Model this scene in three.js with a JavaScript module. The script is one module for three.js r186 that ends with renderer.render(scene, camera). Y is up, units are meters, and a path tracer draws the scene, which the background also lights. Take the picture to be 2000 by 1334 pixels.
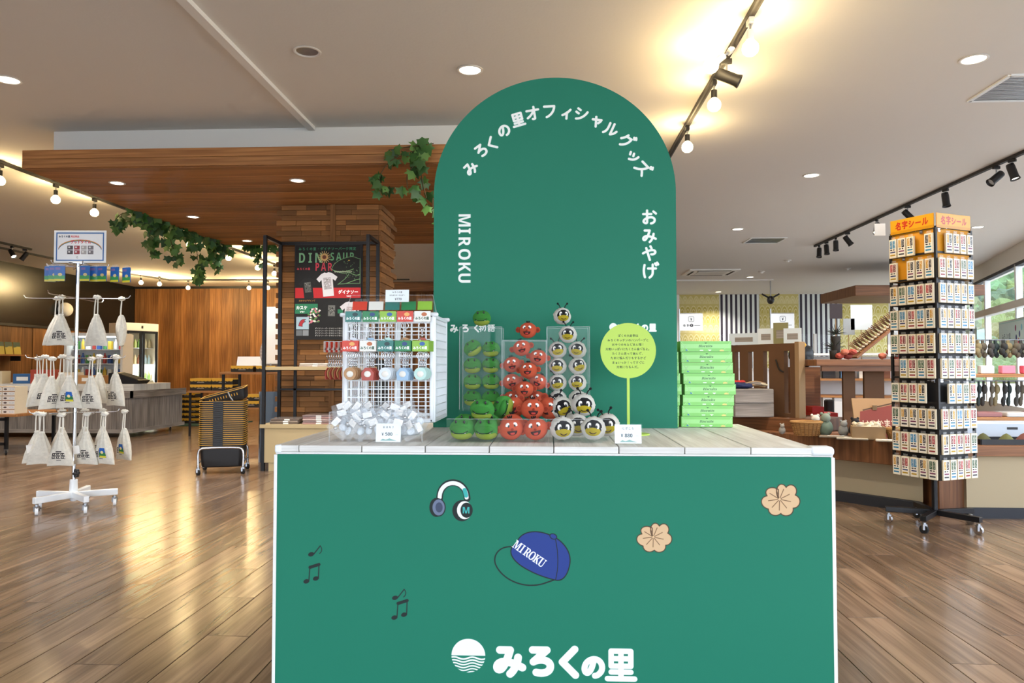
import * as THREE from 'three';
import { RoundedBoxGeometry } from 'three/addons/geometries/RoundedBoxGeometry.js';
import { mergeGeometries } from 'three/addons/utils/BufferGeometryUtils.js';
import { RectAreaLightUniformsLib } from 'three/addons/lights/RectAreaLightUniformsLib.js';

// ---------- camera, sky, sun, exposure ----------
RectAreaLightUniformsLib.init();
const scene = new THREE.Scene();
const renderer = new THREE.WebGLRenderer({ antialias: true });
renderer.toneMapping = THREE.LinearToneMapping;
renderer.toneMappingExposure = 1.45;
renderer.shadowMap.enabled = true;
const camera = new THREE.PerspectiveCamera(2 * Math.atan(667 / 1440) * 180 / Math.PI, 2000 / 1334, 0.05, 200);
camera.position.set(0, 0.98, 0);                 // held low in front of the counter
camera.rotation.order = 'YXZ';
camera.rotation.set(Math.atan(48 / 1440), Math.atan(70 / 1440), 0);
scene.add(camera);
{
  const w = 64, h = 32, d = new Float32Array(w * h * 4);          // a bright summer sky: pale at the horizon, blue above
  for (let j = 0; j < h; j++) for (let i = 0; i < w; i++) {
    const e = Math.max(0, Math.sin(((j + 0.5) / h - 0.5) * Math.PI)), k = Math.pow(e, 0.6), q = (j * w + i) * 4;
    d[q] = 1.15 - 0.55 * k; d[q + 1] = 1.22 - 0.40 * k; d[q + 2] = 1.30 - 0.12 * k; d[q + 3] = 1;
  }
  const t = new THREE.DataTexture(d, w, h, THREE.RGBAFormat, THREE.FloatType);
  t.mapping = THREE.EquirectangularReflectionMapping; t.magFilter = t.minFilter = THREE.LinearFilter; t.needsUpdate = true;
  scene.background = t; scene.backgroundIntensity = 3.5;
}
const sun = new THREE.DirectionalLight(0xfff3df, 4.5);
sun.position.set(26, 42, 16); sun.target.position.set(8, 0, -12);
sun.castShadow = true; sun.shadow.mapSize.set(2048, 2048);
Object.assign(sun.shadow.camera, { left: -40, right: 40, top: 40, bottom: -40, near: 1, far: 140 });
scene.add(sun, sun.target);

// ---------- helpers ----------
let seedState = 7;
const rnd = (a = 1, b) => { seedState = (seedState * 1664525 + 1013904223) >>> 0; const r = seedState / 4294967296; return b === undefined ? r * a : a + r * (b - a); };
const pick = (a) => a[Math.floor(rnd(a.length))];
const used = {};
const numbered = (n) => { if (!(n in used)) { used[n] = 0; return n; } return n + '_' + String(++used[n]).padStart(3, '0'); };
const V = (x, y, z) => new THREE.Vector3(x, y, z);
const ORD = ['first', 'second', 'third', 'fourth', 'fifth', 'sixth', 'seventh', 'eighth', 'ninth', 'tenth', 'eleventh', 'twelfth', 'thirteenth', 'fourteenth', 'fifteenth', 'sixteenth', 'seventeenth', 'eighteenth', 'nineteenth', 'twentieth', 'twenty-first', 'twenty-second', 'twenty-third', 'twenty-fourth'];
// uv in metres, grain axis along u
function uvBox(g, grain = 0, ou = 0, ov = 0) {
  const p = g.attributes.position, n = g.attributes.normal, uv = new Float32Array(p.count * 2);
  for (let i = 0; i < p.count; i++) {
    const c = [p.getX(i), p.getY(i), p.getZ(i)], m = [Math.abs(n.getX(i)), Math.abs(n.getY(i)), Math.abs(n.getZ(i))];
    const f = m[0] > m[1] && m[0] > m[2] ? 0 : m[1] > m[2] ? 1 : 2, rest = [0, 1, 2].filter((a) => a !== f);
    const ua = rest.includes(grain) ? grain : rest[0], va = rest.find((a) => a !== ua);
    uv[2 * i] = c[ua] + ou; uv[2 * i + 1] = c[va] + ov;
  }
  g.setAttribute('uv', new THREE.BufferAttribute(uv, 2));
  return g;
}
const clean = (g) => { let q = g.index ? g.toNonIndexed() : g; for (const k of Object.keys(q.attributes)) if (!['position', 'normal', 'uv'].includes(k)) q.deleteAttribute(k); if (!q.attributes.uv) q.setAttribute('uv', new THREE.BufferAttribute(new Float32Array(q.attributes.position.count * 2), 2)); return q; };
const merge = (a) => (a.length === 1 ? a[0] : mergeGeometries(a.map(clean)));
const box = (w, h, d, x = 0, y = 0, z = 0, grain = 0, ou = 0, ov = 0) => uvBox(new THREE.BoxGeometry(w, h, d), grain, ou, ov).translate(x, y, z);
const rbox = (w, h, d, x = 0, y = 0, z = 0, r = 0.004, grain = 0, seg = 1) => uvBox(new RoundedBoxGeometry(w, h, d, seg, Math.min(r, w / 2.01, h / 2.01, d / 2.01)), grain).translate(x, y, z);
const cyl = (r0, r1, h, x = 0, y = 0, z = 0, n = 16) => new THREE.CylinderGeometry(r0, r1, h, n).translate(x, y, z);
const sph = (r, x = 0, y = 0, z = 0, sx = 1, sy = 1, sz = 1, n = 14) => new THREE.SphereGeometry(r, n, Math.max(6, Math.round(n * 0.7))).scale(sx, sy, sz).translate(x, y, z);
function rod(a, b, r, n = 8) {
  const A = V(...a), B = V(...b), d = B.clone().sub(A), g = new THREE.CylinderGeometry(r, r, d.length(), n);
  g.applyQuaternion(new THREE.Quaternion().setFromUnitVectors(V(0, 1, 0), d.normalize()));
  const m = A.add(B).multiplyScalar(0.5); return g.translate(m.x, m.y, m.z);
}
const tube = (pts, r, n = 8, seg = 4, closed = false) => new THREE.TubeGeometry(new THREE.CatmullRomCurve3(pts.map((p) => V(...p)), closed, 'centripetal'), pts.length * seg, r, n, closed);
const lathe = (pts, n = 20) => new THREE.LatheGeometry(pts.map((p) => new THREE.Vector2(...p)), n);
function extrude(pts, depth, bevel = 0, hole) {       // outline in x,y pushed along z, centred on z = 0
  const s = pts instanceof THREE.Shape ? pts : new THREE.Shape(pts.map((p) => new THREE.Vector2(...p)));
  const g = new THREE.ExtrudeGeometry(s, { depth: depth - 2 * bevel, bevelEnabled: bevel > 0, bevelThickness: bevel, bevelSize: bevel, bevelOffset: -bevel, bevelSegments: 1, curveSegments: 32 });
  return g.translate(0, 0, -(depth - 2 * bevel) / 2);
}
function mesh(name, geos, mat, parent) {
  const m = new THREE.Mesh(Array.isArray(geos) ? merge(geos) : geos, mat);
  m.name = parent && parent !== scene ? name : numbered(name); m.castShadow = m.receiveShadow = true; (parent || scene).add(m); return m;
}
function thing(name, label, category, pos = [0, 0, 0], turn = 0, group) {
  const o = new THREE.Group(); o.name = numbered(name); o.position.set(...pos); o.rotation.y = turn; o.userData = { label, category };
  if (group) o.userData.group = group; scene.add(o); return o;
}
function tag(o, label, category, group, kind) { if (label) o.userData.label = label; if (category) o.userData.category = category; if (group) o.userData.group = group; if (kind) o.userData.kind = kind; return o; }
function struct(name, geos, mat, label, category) { const m = geos ? mesh(name, geos, mat) : (() => { const g = new THREE.Group(); g.name = numbered(name); scene.add(g); return g; })(); return tag(m, label, category, null, 'structure'); }
function copy(o, pos, turn, label, extra) {
  const c = o.clone(); c.name = numbered(o.name.replace(/_\d{3}$/, '')); c.userData = { ...o.userData, label }; c.position.set(...pos); c.rotation.set(extra?.[0] ?? 0, turn, extra?.[1] ?? 0); scene.add(c); return c;
}
// ---------- textures ----------
function canvasTex(w, h, draw, wrap = false) {
  const c = document.createElement('canvas'); c.width = w; c.height = h; draw(c.getContext('2d'), w, h);
  const t = new THREE.CanvasTexture(c); t.colorSpace = THREE.SRGBColorSpace; t.magFilter = THREE.LinearFilter;
  if (wrap) t.wrapS = t.wrapT = THREE.RepeatWrapping; return t;
}
const hash = (x, y, s) => { let n = (x * 374761393 + y * 668265263 + s * 2147483647) | 0; n = Math.imul(n ^ (n >>> 13), 1274126177); return ((n ^ (n >>> 16)) >>> 0) / 4294967296; };
function vnoise(x, y, px, py, s) {                    // periodic value noise
  const x0 = Math.floor(x), y0 = Math.floor(y), f = x - x0, g = y - y0, a = f * f * (3 - 2 * f), b = g * g * (3 - 2 * g), m = (i, p) => ((i % p) + p) % p;
  const h = (i, j) => hash(m(x0 + i, px), m(y0 + j, py), s);
  return (h(0, 0) * (1 - a) + h(1, 0) * a) * (1 - b) + (h(0, 1) * (1 - a) + h(1, 1) * a) * b;
}
function dataTex(w, h, f, srgb = true) {
  const d = new Uint8Array(w * h * 4);
  for (let j = 0; j < h; j++) for (let i = 0; i < w; i++) { const c = f(i / w, j / h), q = (j * w + i) * 4; for (let k = 0; k < 3; k++) d[q + k] = Math.max(0, Math.min(255, c[k])); d[q + 3] = 255; }
  const t = new THREE.DataTexture(d, w, h); t.wrapS = t.wrapT = THREE.RepeatWrapping; t.magFilter = THREE.LinearFilter; t.minFilter = THREE.LinearFilter; if (srgb) t.colorSpace = THREE.SRGBColorSpace; t.needsUpdate = true; return t;
}
// streaky wood: u along the grain; a and b are sRGB colours mixed by the grain
function woodTex(a, b, seed, su = 1, sv = 1, fine = 0.5, knots = 0.2) {
  const t = dataTex(512, 512, (u, v) => {
    const w = 0.06 * vnoise(u * 4, v * 6, 4, 6, seed + 5);
    let g = 0.45 * vnoise(u * 3, (v + w) * 26, 3, 26, seed) + 0.30 * vnoise(u * 6, (v + w) * 70, 6, 70, seed + 1) + fine * 0.35 * vnoise(u * 14, v * 170, 14, 170, seed + 2);
    g += knots * (vnoise(u * 5, v * 9, 5, 9, seed + 3) - 0.5) + 0.25 * (vnoise(u * 2, v * 3, 2, 3, seed + 4) - 0.5);
    g = Math.max(0, Math.min(1, g * 1.25 - 0.08));
    return [0, 1, 2].map((k) => a[k] + (b[k] - a[k]) * g);
  });
  t.repeat.set(1 / su, 1 / sv); return t;
}
const bumpTex = (nu, nv, seed, su = 1, sv = 1) => { const t = dataTex(256, 256, (u, v) => { const g = 255 * (0.6 * vnoise(u * nu, v * nv, nu, nv, seed) + 0.4 * vnoise(u * nu * 3, v * nv * 3, nu * 3, nv * 3, seed + 1)); return [g, g, g]; }, false); t.repeat.set(1 / su, 1 / sv); return t; };
const std = (o) => new THREE.MeshStandardMaterial(o);
const flat = (hex, rough = 0.7, metal = 0) => std({ color: hex, roughness: rough, metalness: metal });
const woodMats = (tex, tints, o) => tints.map((k) => std({ map: tex, color: new THREE.Color().setRGB(k, k, k), ...o }));
const bumpFine = bumpTex(40, 40, 3, 0.5, 0.5), bumpGrain = bumpTex(6, 90, 9, 1, 1), bumpWave = bumpTex(7, 9, 21, 1.6, 0.5);
const texFloor = woodTex([90, 72, 57], [150, 124, 101], 11, 1.5, 0.55, 0.6, 0.5);
const texCanopy = woodTex([126, 78, 38], [204, 146, 88], 23, 1.6, 0.5, 0.35, 0.1);
const texPanel = woodTex([118, 74, 34], [196, 140, 82], 31, 1.5, 0.5, 0.5, 0.1);
const texWhite = woodTex([206, 203, 196], [246, 245, 240], 43, 0.8, 0.35, 0.7, 0.5);
const texGrey = woodTex([112, 104, 98], [178, 168, 158], 51, 1.2, 0.4, 0.7, 0.4);
const texBench = woodTex([92, 56, 32], [150, 100, 62], 57, 1.3, 0.4, 0.4, 0.2);
const M = {
  floor: woodMats(texFloor, [0.9, 0.96, 1.0, 1.05], { roughness: 0.2, bumpMap: bumpWave, bumpScale: 0.0007 }),
  gap: flat(0x2a2019, 0.9),
  ceiling: std({ color: 0xe4e1dc, roughness: 0.92, bumpMap: bumpFine, bumpScale: 0.0004 }),
  white: flat(0xf0efec, 0.6), plaster: flat(0xdcdad4, 0.9), plasticWhite: flat(0xeef2f5, 0.35), paper: flat(0xf4f3f0, 0.85),
  canopy: woodMats(texCanopy, [0.78, 0.9, 1.0, 1.1], { roughness: 0.55 }),
  panel: woodMats(texPanel, [0.62, 0.74, 0.86, 1.0], { roughness: 0.5 }),
  block: woodMats(texPanel, [0.5, 0.62, 0.74, 0.9, 1.12], { roughness: 0.75, bumpMap: bumpGrain, bumpScale: 0.001 }),
  topWood: woodMats(texWhite, [0.9, 0.96, 1.0], { roughness: 0.6, bumpMap: bumpGrain, bumpScale: 0.0006 }),
  grey: woodMats(texGrey, [0.72, 0.84, 0.96], { roughness: 0.8, bumpMap: bumpGrain, bumpScale: 0.0008 }),
  bench: woodMats(texBench, [0.9, 1.0, 1.1], { roughness: 0.5 }),
  black: flat(0x17171a, 0.45), blackWall: flat(0x0c100f, 0.25), blackMetal: flat(0x1c1c1f, 0.4, 0.3), rubber: flat(0x1a1a1a, 0.8),
  chrome: flat(0xd6d8dc, 0.18, 1), steel: flat(0xa9adb2, 0.3, 1), beige: flat(0xb3a283, 0.8), kick: flat(0x2b2d33, 0.6), tan: flat(0xc3ae84, 0.7),
  greenPaint: flat(0x00755a, 0.7), dark: flat(0x2a2622, 0.8), red: flat(0xc62a22, 0.6), navy: flat(0x232b52, 0.8), yellow: flat(0xe2a92c, 0.6), brown: flat(0x6a4a30, 0.8),
  orange: flat(0xd9930f, 0.6), cream: flat(0xe9dcc0, 0.8), kraft: flat(0xa58763, 0.85), grass: flat(0x5b8a3c, 0.9),
  glass: new THREE.MeshPhysicalMaterial({ color: 0xffffff, transmission: 1, thickness: 0, roughness: 0, ior: 1.45 }),
  acrylic: new THREE.MeshPhysicalMaterial({ color: 0xffffff, transmission: 1, thickness: 0, roughness: 0, ior: 1.49, specularIntensity: 0.2 }),
  film: new THREE.MeshPhysicalMaterial({ color: 0xfbfcfd, transmission: 0.9, thickness: 0, roughness: 0.12, ior: 1.4, specularIntensity: 0.5 }),
};
// ---------- lettering: brush strokes for kana and kanji on a 100 x 100 field ----------
const DK = 'M80 8L86 18M91 3L97 13', HD = 'M86 6A6 6 0 1 1 85.9 6';
const G = {
  'み': 'M22 24H50C44 46 34 72 24 78C14 82 10 70 18 62C28 52 56 56 84 72M72 44C70 62 62 80 50 90', 'ろ': 'M26 20H66L28 54C44 44 78 46 76 68C74 86 50 88 36 84', 'く': 'M66 12L30 50L68 88', 'の': 'M52 26C48 52 38 78 26 74C12 68 18 28 52 24C82 24 90 60 72 76C66 82 60 84 56 84',
  '里': 'M24 14H76V54H24ZM24 34H76M50 14V88M24 70H76M14 88H86', 'オ': 'M14 32H86M60 12V80C60 88 52 88 46 86M58 34C48 52 34 66 16 76', 'フ': 'M18 22H80C78 52 60 76 32 88', 'ィ': 'M74 34C62 50 46 62 28 70M54 52V90', 'シ': 'M24 20L40 28M16 42L32 50M22 84C50 80 72 60 84 34', 'ャ': 'M24 52L76 42C74 52 68 60 62 66M40 32L54 90', 'ル': 'M32 18V44C32 62 26 76 14 86M58 14V82C72 76 82 64 88 52',
  'グ': 'M42 14C36 30 26 42 14 52M38 26H72C70 54 54 76 28 88' + DK, 'ッ': 'M22 48L28 62M44 44L50 58M78 44C76 66 62 80 40 88', 'ズ': 'M20 22H72C62 50 42 70 14 84M52 58C62 66 72 76 80 86' + DK, 'お': 'M14 32H60M36 12V78C36 90 14 84 16 72C20 58 50 48 66 52C86 58 82 84 58 86M72 18L86 30', 'や': 'M12 52C40 36 70 28 80 40C86 52 70 60 58 58M54 12L60 24M30 22L50 90',
  'け': 'M20 16C14 40 14 64 22 86M40 36H84M66 14V56C66 74 58 82 48 88', 'ほ': 'M20 14C14 40 14 64 20 86M42 22H76M42 44H78M62 22V74C60 88 40 86 42 74C46 64 68 68 82 82', 'は': 'M20 14C14 40 14 64 20 86M40 34H84M64 14V74C62 88 40 86 42 74C46 64 68 68 84 82', 'ー': 'M14 50H86', 'き': 'M24 26H74M22 44H78M44 12L66 62M30 66C28 86 50 88 70 86', 'ん': 'M48 12L16 86C30 50 46 44 52 62C54 82 62 90 84 58',
  'と': 'M36 12L44 44M74 34C40 46 20 64 30 78C38 88 60 86 78 84', 'つ': 'M12 40C40 24 84 20 84 50C84 72 60 82 38 84', 'も': 'M46 12C40 40 36 60 42 76C50 92 80 86 78 58M20 34H66M20 54H66', 'し': 'M34 12V66C34 92 66 88 80 62', 'い': 'M20 22C16 50 20 74 32 80L42 64M74 26C84 42 86 56 86 68', 'っ': 'M24 56C44 44 80 42 78 62C76 76 60 82 46 84', 'に': 'M20 14C14 40 14 64 20 86M46 28C58 24 72 24 82 28M46 62C42 84 66 84 86 80',
  'た': 'M14 28H62M40 10C36 40 28 64 16 86M56 48H84M54 66C48 86 70 86 88 82', 'さ': 'M20 34H80M46 12L68 62M28 64C26 86 50 88 70 86', 'へ': 'M10 60C30 26 38 26 50 44L90 76', 'る': 'M26 16H68L24 56C44 42 80 44 78 70C76 90 46 92 42 78C42 66 58 66 62 80', 'よ': 'M52 30H80M52 12V72C50 88 24 86 26 74C32 62 60 66 84 84', 'て': 'M14 26L84 20C50 32 36 50 42 68C46 80 58 86 72 86', 'ま': 'M18 28H82M20 48H80M52 10V74C50 88 24 86 26 74C32 62 60 66 82 82',
  'な': 'M14 28H54M38 10C34 32 26 50 14 64M66 26L84 38M66 44V76C64 90 42 88 44 78C48 68 68 70 84 84', 'り': 'M30 14C26 36 26 46 30 56M66 12C72 50 68 76 46 90', 'す': 'M12 26H88M56 10V62C54 76 34 74 36 60C40 48 56 50 56 62C56 76 50 84 40 90', 'か': 'M12 34H56C60 60 52 84 38 84M36 12C32 44 26 66 14 86M70 26L86 52', 'こ': 'M26 22C44 26 62 24 74 20M22 64C24 86 58 86 82 80', 'ぁ': 'M26 46H72M46 34V84M66 56C50 90 28 88 32 74C38 60 76 58 72 76C70 84 64 88 58 90',
  'キ': 'M18 34L80 28M12 60L88 52M42 10L58 92', 'チ': 'M74 12C56 22 38 24 22 26M12 46H88M52 24V54C50 74 40 84 26 90', 'ン': 'M18 24L38 36M18 84C52 78 76 56 86 28', 'ハ': 'M36 26C34 50 24 70 12 82M60 22C72 42 82 62 88 82', 'タ': 'M40 12C34 30 24 44 12 54M36 26H72C70 56 52 76 24 90M30 42L64 62', 'イ': 'M76 12C60 34 40 48 16 58M54 36V90', 'ナ': 'M12 36H88M54 10V44C52 66 40 80 24 90', 'ソ': 'M22 22L34 42M80 18C78 50 60 74 30 88', 'ト': 'M36 10V90M38 38L76 58', 'ム': 'M48 12L22 76L76 72M64 50L84 86', 'ク': 'M42 14C36 30 26 44 14 54M38 26H76C74 54 54 76 28 90', 'カ': 'M14 34H82C82 60 78 80 66 86L54 80M46 10C44 48 34 70 14 88', 'ス': 'M20 20H74C64 50 42 72 14 86M52 54L84 86', 'ケ': 'M34 12C30 34 22 50 12 60M30 32H86M62 32C62 60 50 78 34 90',
  'ホ': 'M12 34H88M50 10V84L40 80M28 48L14 72M70 48L86 72', 'ツ': 'M22 24L28 42M46 20L52 38M82 22C80 52 62 74 34 88', 'テ': 'M24 18H76M12 42H88M52 42C52 66 42 82 26 90', 'サ': 'M10 36H90M32 14V56M68 14V50C68 72 56 84 40 90', '語': 'M16 14H42M10 28H48M16 42H42M16 56H42M18 68H40V88H18ZM54 14H92M70 14L64 46M56 30H86L84 46M50 48H96M58 62H88V90H58Z', '名': 'M44 8C36 26 26 38 14 46M40 20H76C66 46 40 64 12 72M34 32L52 44M40 58H80V92H40Z', '字': 'M50 4V14M14 30V18H86V30M30 36H70L50 50V84C50 92 44 92 38 90M14 62H86', '大': 'M12 34H88M50 10C50 50 36 74 12 90M52 40C60 66 74 80 90 90', '好': 'M28 10C24 44 20 56 14 60L46 88M44 34C40 60 28 80 12 90M10 36H48M56 18H86L70 38V84C70 92 62 90 58 88M50 54H94', '物': 'M24 10L16 34M14 34H48M32 8V92M12 66L48 56M60 10L50 40M58 24H92C92 60 88 88 76 86M72 26C68 50 60 66 50 76',
  '元': 'M24 18H76M12 42H88M38 44C38 70 28 82 12 90M62 44V78C62 90 80 90 90 82V72', '気': 'M30 8C26 22 18 32 10 40M28 20H86M28 34H78M20 48H70C70 70 78 90 90 90V76M26 58L60 86M58 58L24 88', '食': 'M50 6C40 22 26 32 10 40M50 6C62 22 76 32 92 38M30 38H70V66H30ZM30 52H70M30 66V90L52 82M46 68L88 92', '走': 'M20 20H80M50 6V60M10 38H90M50 60H80M30 56C28 72 20 84 10 92M22 68C40 88 60 92 92 90', '遊': 'M14 14L24 24M10 42H24V72L12 84M24 74C40 92 66 90 94 90M34 26H58M46 12V26M44 28C44 50 40 66 34 72M46 42H58L56 68M64 22H92M66 38H88L78 48V70H72M62 56H94', '悩': 'M22 8V92M10 30L14 46M32 28L36 40M48 10L52 22M64 8L68 20M86 8L78 24M46 34V84H88V34M56 44L78 72M78 44L56 72',
  '頭': 'M10 18H46M16 30H40V48H16ZM8 76H48M54 14H94M60 28H90V70H60ZM60 48H90M66 74L54 90M82 74L94 90', '会': 'M50 8C40 26 24 38 8 46M50 8C60 26 76 38 92 46M32 46H68M18 62H82M44 62L26 86H76M64 72L82 90', '計': 'M16 14H42M10 28H48M16 42H42M16 56H42M18 68H40V88H18ZM54 44H94M74 10V92', '限': 'M16 10V92M16 12H38L28 36C44 50 38 62 26 60M52 12H84V44H52V90L70 80M52 28H84M64 46L92 90M84 52L70 64', '定': 'M50 4V14M14 30V18H86V30M26 42H74M50 42V86M50 62H74M30 58C30 74 22 86 10 92M26 72C44 92 64 90 92 90', '商': 'M50 4V14M12 16H88M34 18L40 30M66 18L60 30M16 32H84V90M16 32V92M36 58H64V80H36ZM40 36L32 50M60 36L68 50', '品': 'M30 10H70V40H30ZM12 52H44V88H12ZM56 52H88V88H56Z', '。': 'M24 70A10 10 0 1 1 23.9 70', '、': 'M18 68L34 86', '!': 'M50 10V64M50 82V86', '・': 'M48 50H52',
};
for (const [k, b, m] of [['げ', 'け', DK], ['ぼ', 'ほ', DK], ['ぱ', 'は', HD], ['べ', 'へ', DK], ['だ', 'た', DK], ['で', 'て', DK], ['ど', 'と', DK], ['ぐ', 'く', DK], ['じ', 'し', DK], ['ぎ', 'き', DK], ['バ', 'ハ', DK], ['パ', 'ハ', HD], ['ダ', 'タ', DK], ['ド', 'ト', DK], ['デ', 'テ', DK], ['ザ', 'サ', DK]]) G[k] = G[b] + m;
function glyph(c, ch, x, y, size, weight, color, rot = 0, sx = 1) {
  c.save(); c.translate(x, y); c.rotate(rot); c.scale(size / 100 * sx, size / 100); c.translate(-50, -50);
  c.strokeStyle = color; c.lineWidth = weight; c.lineCap = 'round'; c.lineJoin = 'round';
  if (G[ch]) c.stroke(new Path2D(G[ch]));
  c.restore();
}
function jtext(c, s, x, y, size, weight, color, pitch = 1) { const a = [...s], n = a.length; a.forEach((ch, i) => glyph(c, ch, x + (i - (n - 1) / 2) * size * pitch, y, size, weight, color)); }
function ltext(c, s, x, y, font, color, rot = 0, sx = 1) { c.save(); c.translate(x, y); c.rotate(rot); c.scale(sx, 1); c.font = font; c.fillStyle = color; c.textAlign = 'center'; c.textBaseline = 'middle'; c.fillText(s, 0, 0); c.restore(); }
const poly = (c, pts, fill, stroke, lw = 2) => { c.beginPath(); pts.forEach((p, i) => (i ? c.lineTo(...p) : c.moveTo(...p))); c.closePath(); if (fill) { c.fillStyle = fill; c.fill(); } if (stroke) { c.strokeStyle = stroke; c.lineWidth = lw; c.stroke(); } };
const svg = (c, d, fill, stroke, lw = 2) => { const p = new Path2D(d); if (fill) { c.fillStyle = fill; c.fill(p); } if (stroke) { c.strokeStyle = stroke; c.lineWidth = lw; c.lineCap = 'round'; c.lineJoin = 'round'; c.stroke(p); } };
const ell = (c, x, y, rx, ry, fill, rot = 0, stroke, lw = 2) => { c.beginPath(); c.ellipse(x, y, rx, ry, rot, 0, 7); if (fill) { c.fillStyle = fill; c.fill(); } if (stroke) { c.strokeStyle = stroke; c.lineWidth = lw; c.stroke(); } };
// a flat printed face: plane geometry with 0..1 uv, w x h metres, facing +z
const face = (w, h, x = 0, y = 0, z = 0) => new THREE.PlaneGeometry(w, h).translate(x, y, z);
const print = (tex, rough = 0.6, extra = {}) => std({ map: tex, roughness: rough, ...extra });
// ================= the room =================
const CEIL = 3.0, wallX = (z) => 3.636 - 0.335 * z;      // the glazed wall runs at an angle
{ // floor: boards laid away from the camera
  const fl = struct('floor', null, null, 'brown wood plank floor with a glossy finish', 'floor');
  const poly2 = (pts, y, th, mat, name, parent) => { const g = extrude(pts.map(([x, z]) => [x, -z]), th); g.rotateX(-Math.PI / 2); g.translate(0, y, 0); return mesh(name, g, mat, parent); };
  poly2([[-10.7, 4.2], [wallX(4.2) + 0.1, 4.2], [wallX(-21.2) + 0.1, -21.2], [-10.7, -21.2]], -0.05, 0.08, M.gap, 'subfloor', fl);
  const W = 0.16, L = 1.15, near = [], far = [];
  const vars = [0, 1, 2, 3, 4, 5].map((i) => uvBox(new RoundedBoxGeometry(W - 0.003, 0.012, L - 0.003, 1, 0.0012), 2, i * 0.37, i * 0.21));
  const all = [];
  for (let i = 0; i * W < 21.6; i++) {
    const x = -10.6 + i * W, off = ((i * 0.618) % 1) * L;
    for (let z = 4.2 - off; z > -21.2; z -= L) { if (x > wallX(z) - 0.05) continue; all.push([x, z]); }
  }
  const score = ([x, z]) => { const d = -z, r = x / Math.max(0.1, d); return d < 1.9 || r < -0.86 || r > 0.78 || (Math.abs(x) < 0.8 && d > 2 && d < 3) || (d > 3 && r > -0.36 && r < 0.36) ? 1e9 : d; };
  all.sort((a, b) => score(a) - score(b));
  all.forEach(([x, z], k) => { const v = Math.floor(rnd(6)), m = Math.floor(rnd(4)); if (k < 300) { const p = mesh('plank', vars[v], M.floor[m], fl); p.position.set(x, -0.0045, z); } else far.push([x, z, v, m]); });
  for (let m = 0; m < 4; m++) { const gs = far.filter((f) => f[3] === m).map(([x, z, v]) => vars[v].clone().translate(x, -0.0045, z)); tag(mesh('farther_planks', gs, M.floor[m], fl), null, null, null, 'stuff'); }
  // ceiling, plus an unseen overhang added past the glass to block high sun
  const ce = struct('ceiling', null, null, 'pale plaster ceiling', 'ceiling');
  poly2([[-10.7, 4.6], [wallX(4.6) + 0.9, 4.6], [wallX(-21.3) + 0.9, -21.3], [-10.7, -21.3]], CEIL + 0.12, 0.24, M.ceiling, 'ceiling_slab', ce);
}
{ // ceiling trims
  struct('trim_1', box(0.06, 0.03, 7, -1.99, CEIL - 0.015, -2.58, 2), M.white, 'white rail across the ceiling', 'trim');
  struct('trim_2', box(3.6, 0.03, 0.05, 3.4, CEIL - 0.015, -17.4), M.white, 'thin white ceiling rail before the striped wall', 'trim');
}
{ // left wall: black above, wood boards below
  const w = struct('wall_left', null, null, 'left wall, glossy black above and vertical wood boards below', 'wall');
  mesh('upper_wall', box(0.15, 1.22, 25.4, -10.575, 2.39, -8.5), M.blackWall, w);
  mesh('lower_wall', box(0.12, 1.8, 25.4, -10.6, 0.89, -8.5), M.dark, w);
  mesh('rail', box(0.06, 0.05, 25.4, -10.5, 1.79, -8.5), M.black, w);
  const g = [0, 1, 2].map((i) => box(0.03, 1.76, 0.296, 0, 0, 0, 1, i * 0.5, i * 0.3));
  for (let i = 0; i < 34; i++) { const b = mesh('board', g[i % 3], pick(M.panel), w); b.position.set(-10.525 + (i % 4 === 2 ? 0.012 : 0), 0.89, -8.1 - i * 0.3); }
  const w2 = struct('wall_back', null, null, 'back wall of vertical wood boards', 'wall');
  mesh('wall_core', box(10.6, 3.06, 0.15, -5.3, 1.5, -18.35), M.dark, w2);
  mesh('head_rail', box(10.6, 0.06, 0.06, -5.3, 2.97, -18.25), M.black, w2);
  const gb = [0, 1, 2, 3].map((i) => box(0.147, 2.95, 0.04, 0, 0, 0, 1, i * 0.41, i * 0.23));
  for (let i = 0; i < 56; i++) { const b = mesh('board', gb[i % 4], pick(M.panel), w2); b.position.set(-10.42 + i * 0.15, 1.475, -18.255 + rnd(0.012)); }
  struct('wall_return', box(0.15, 3.06, 3, 0, 1.5, -19.7), M.plaster, 'pale return wall behind the arched board', 'wall');
}
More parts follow.
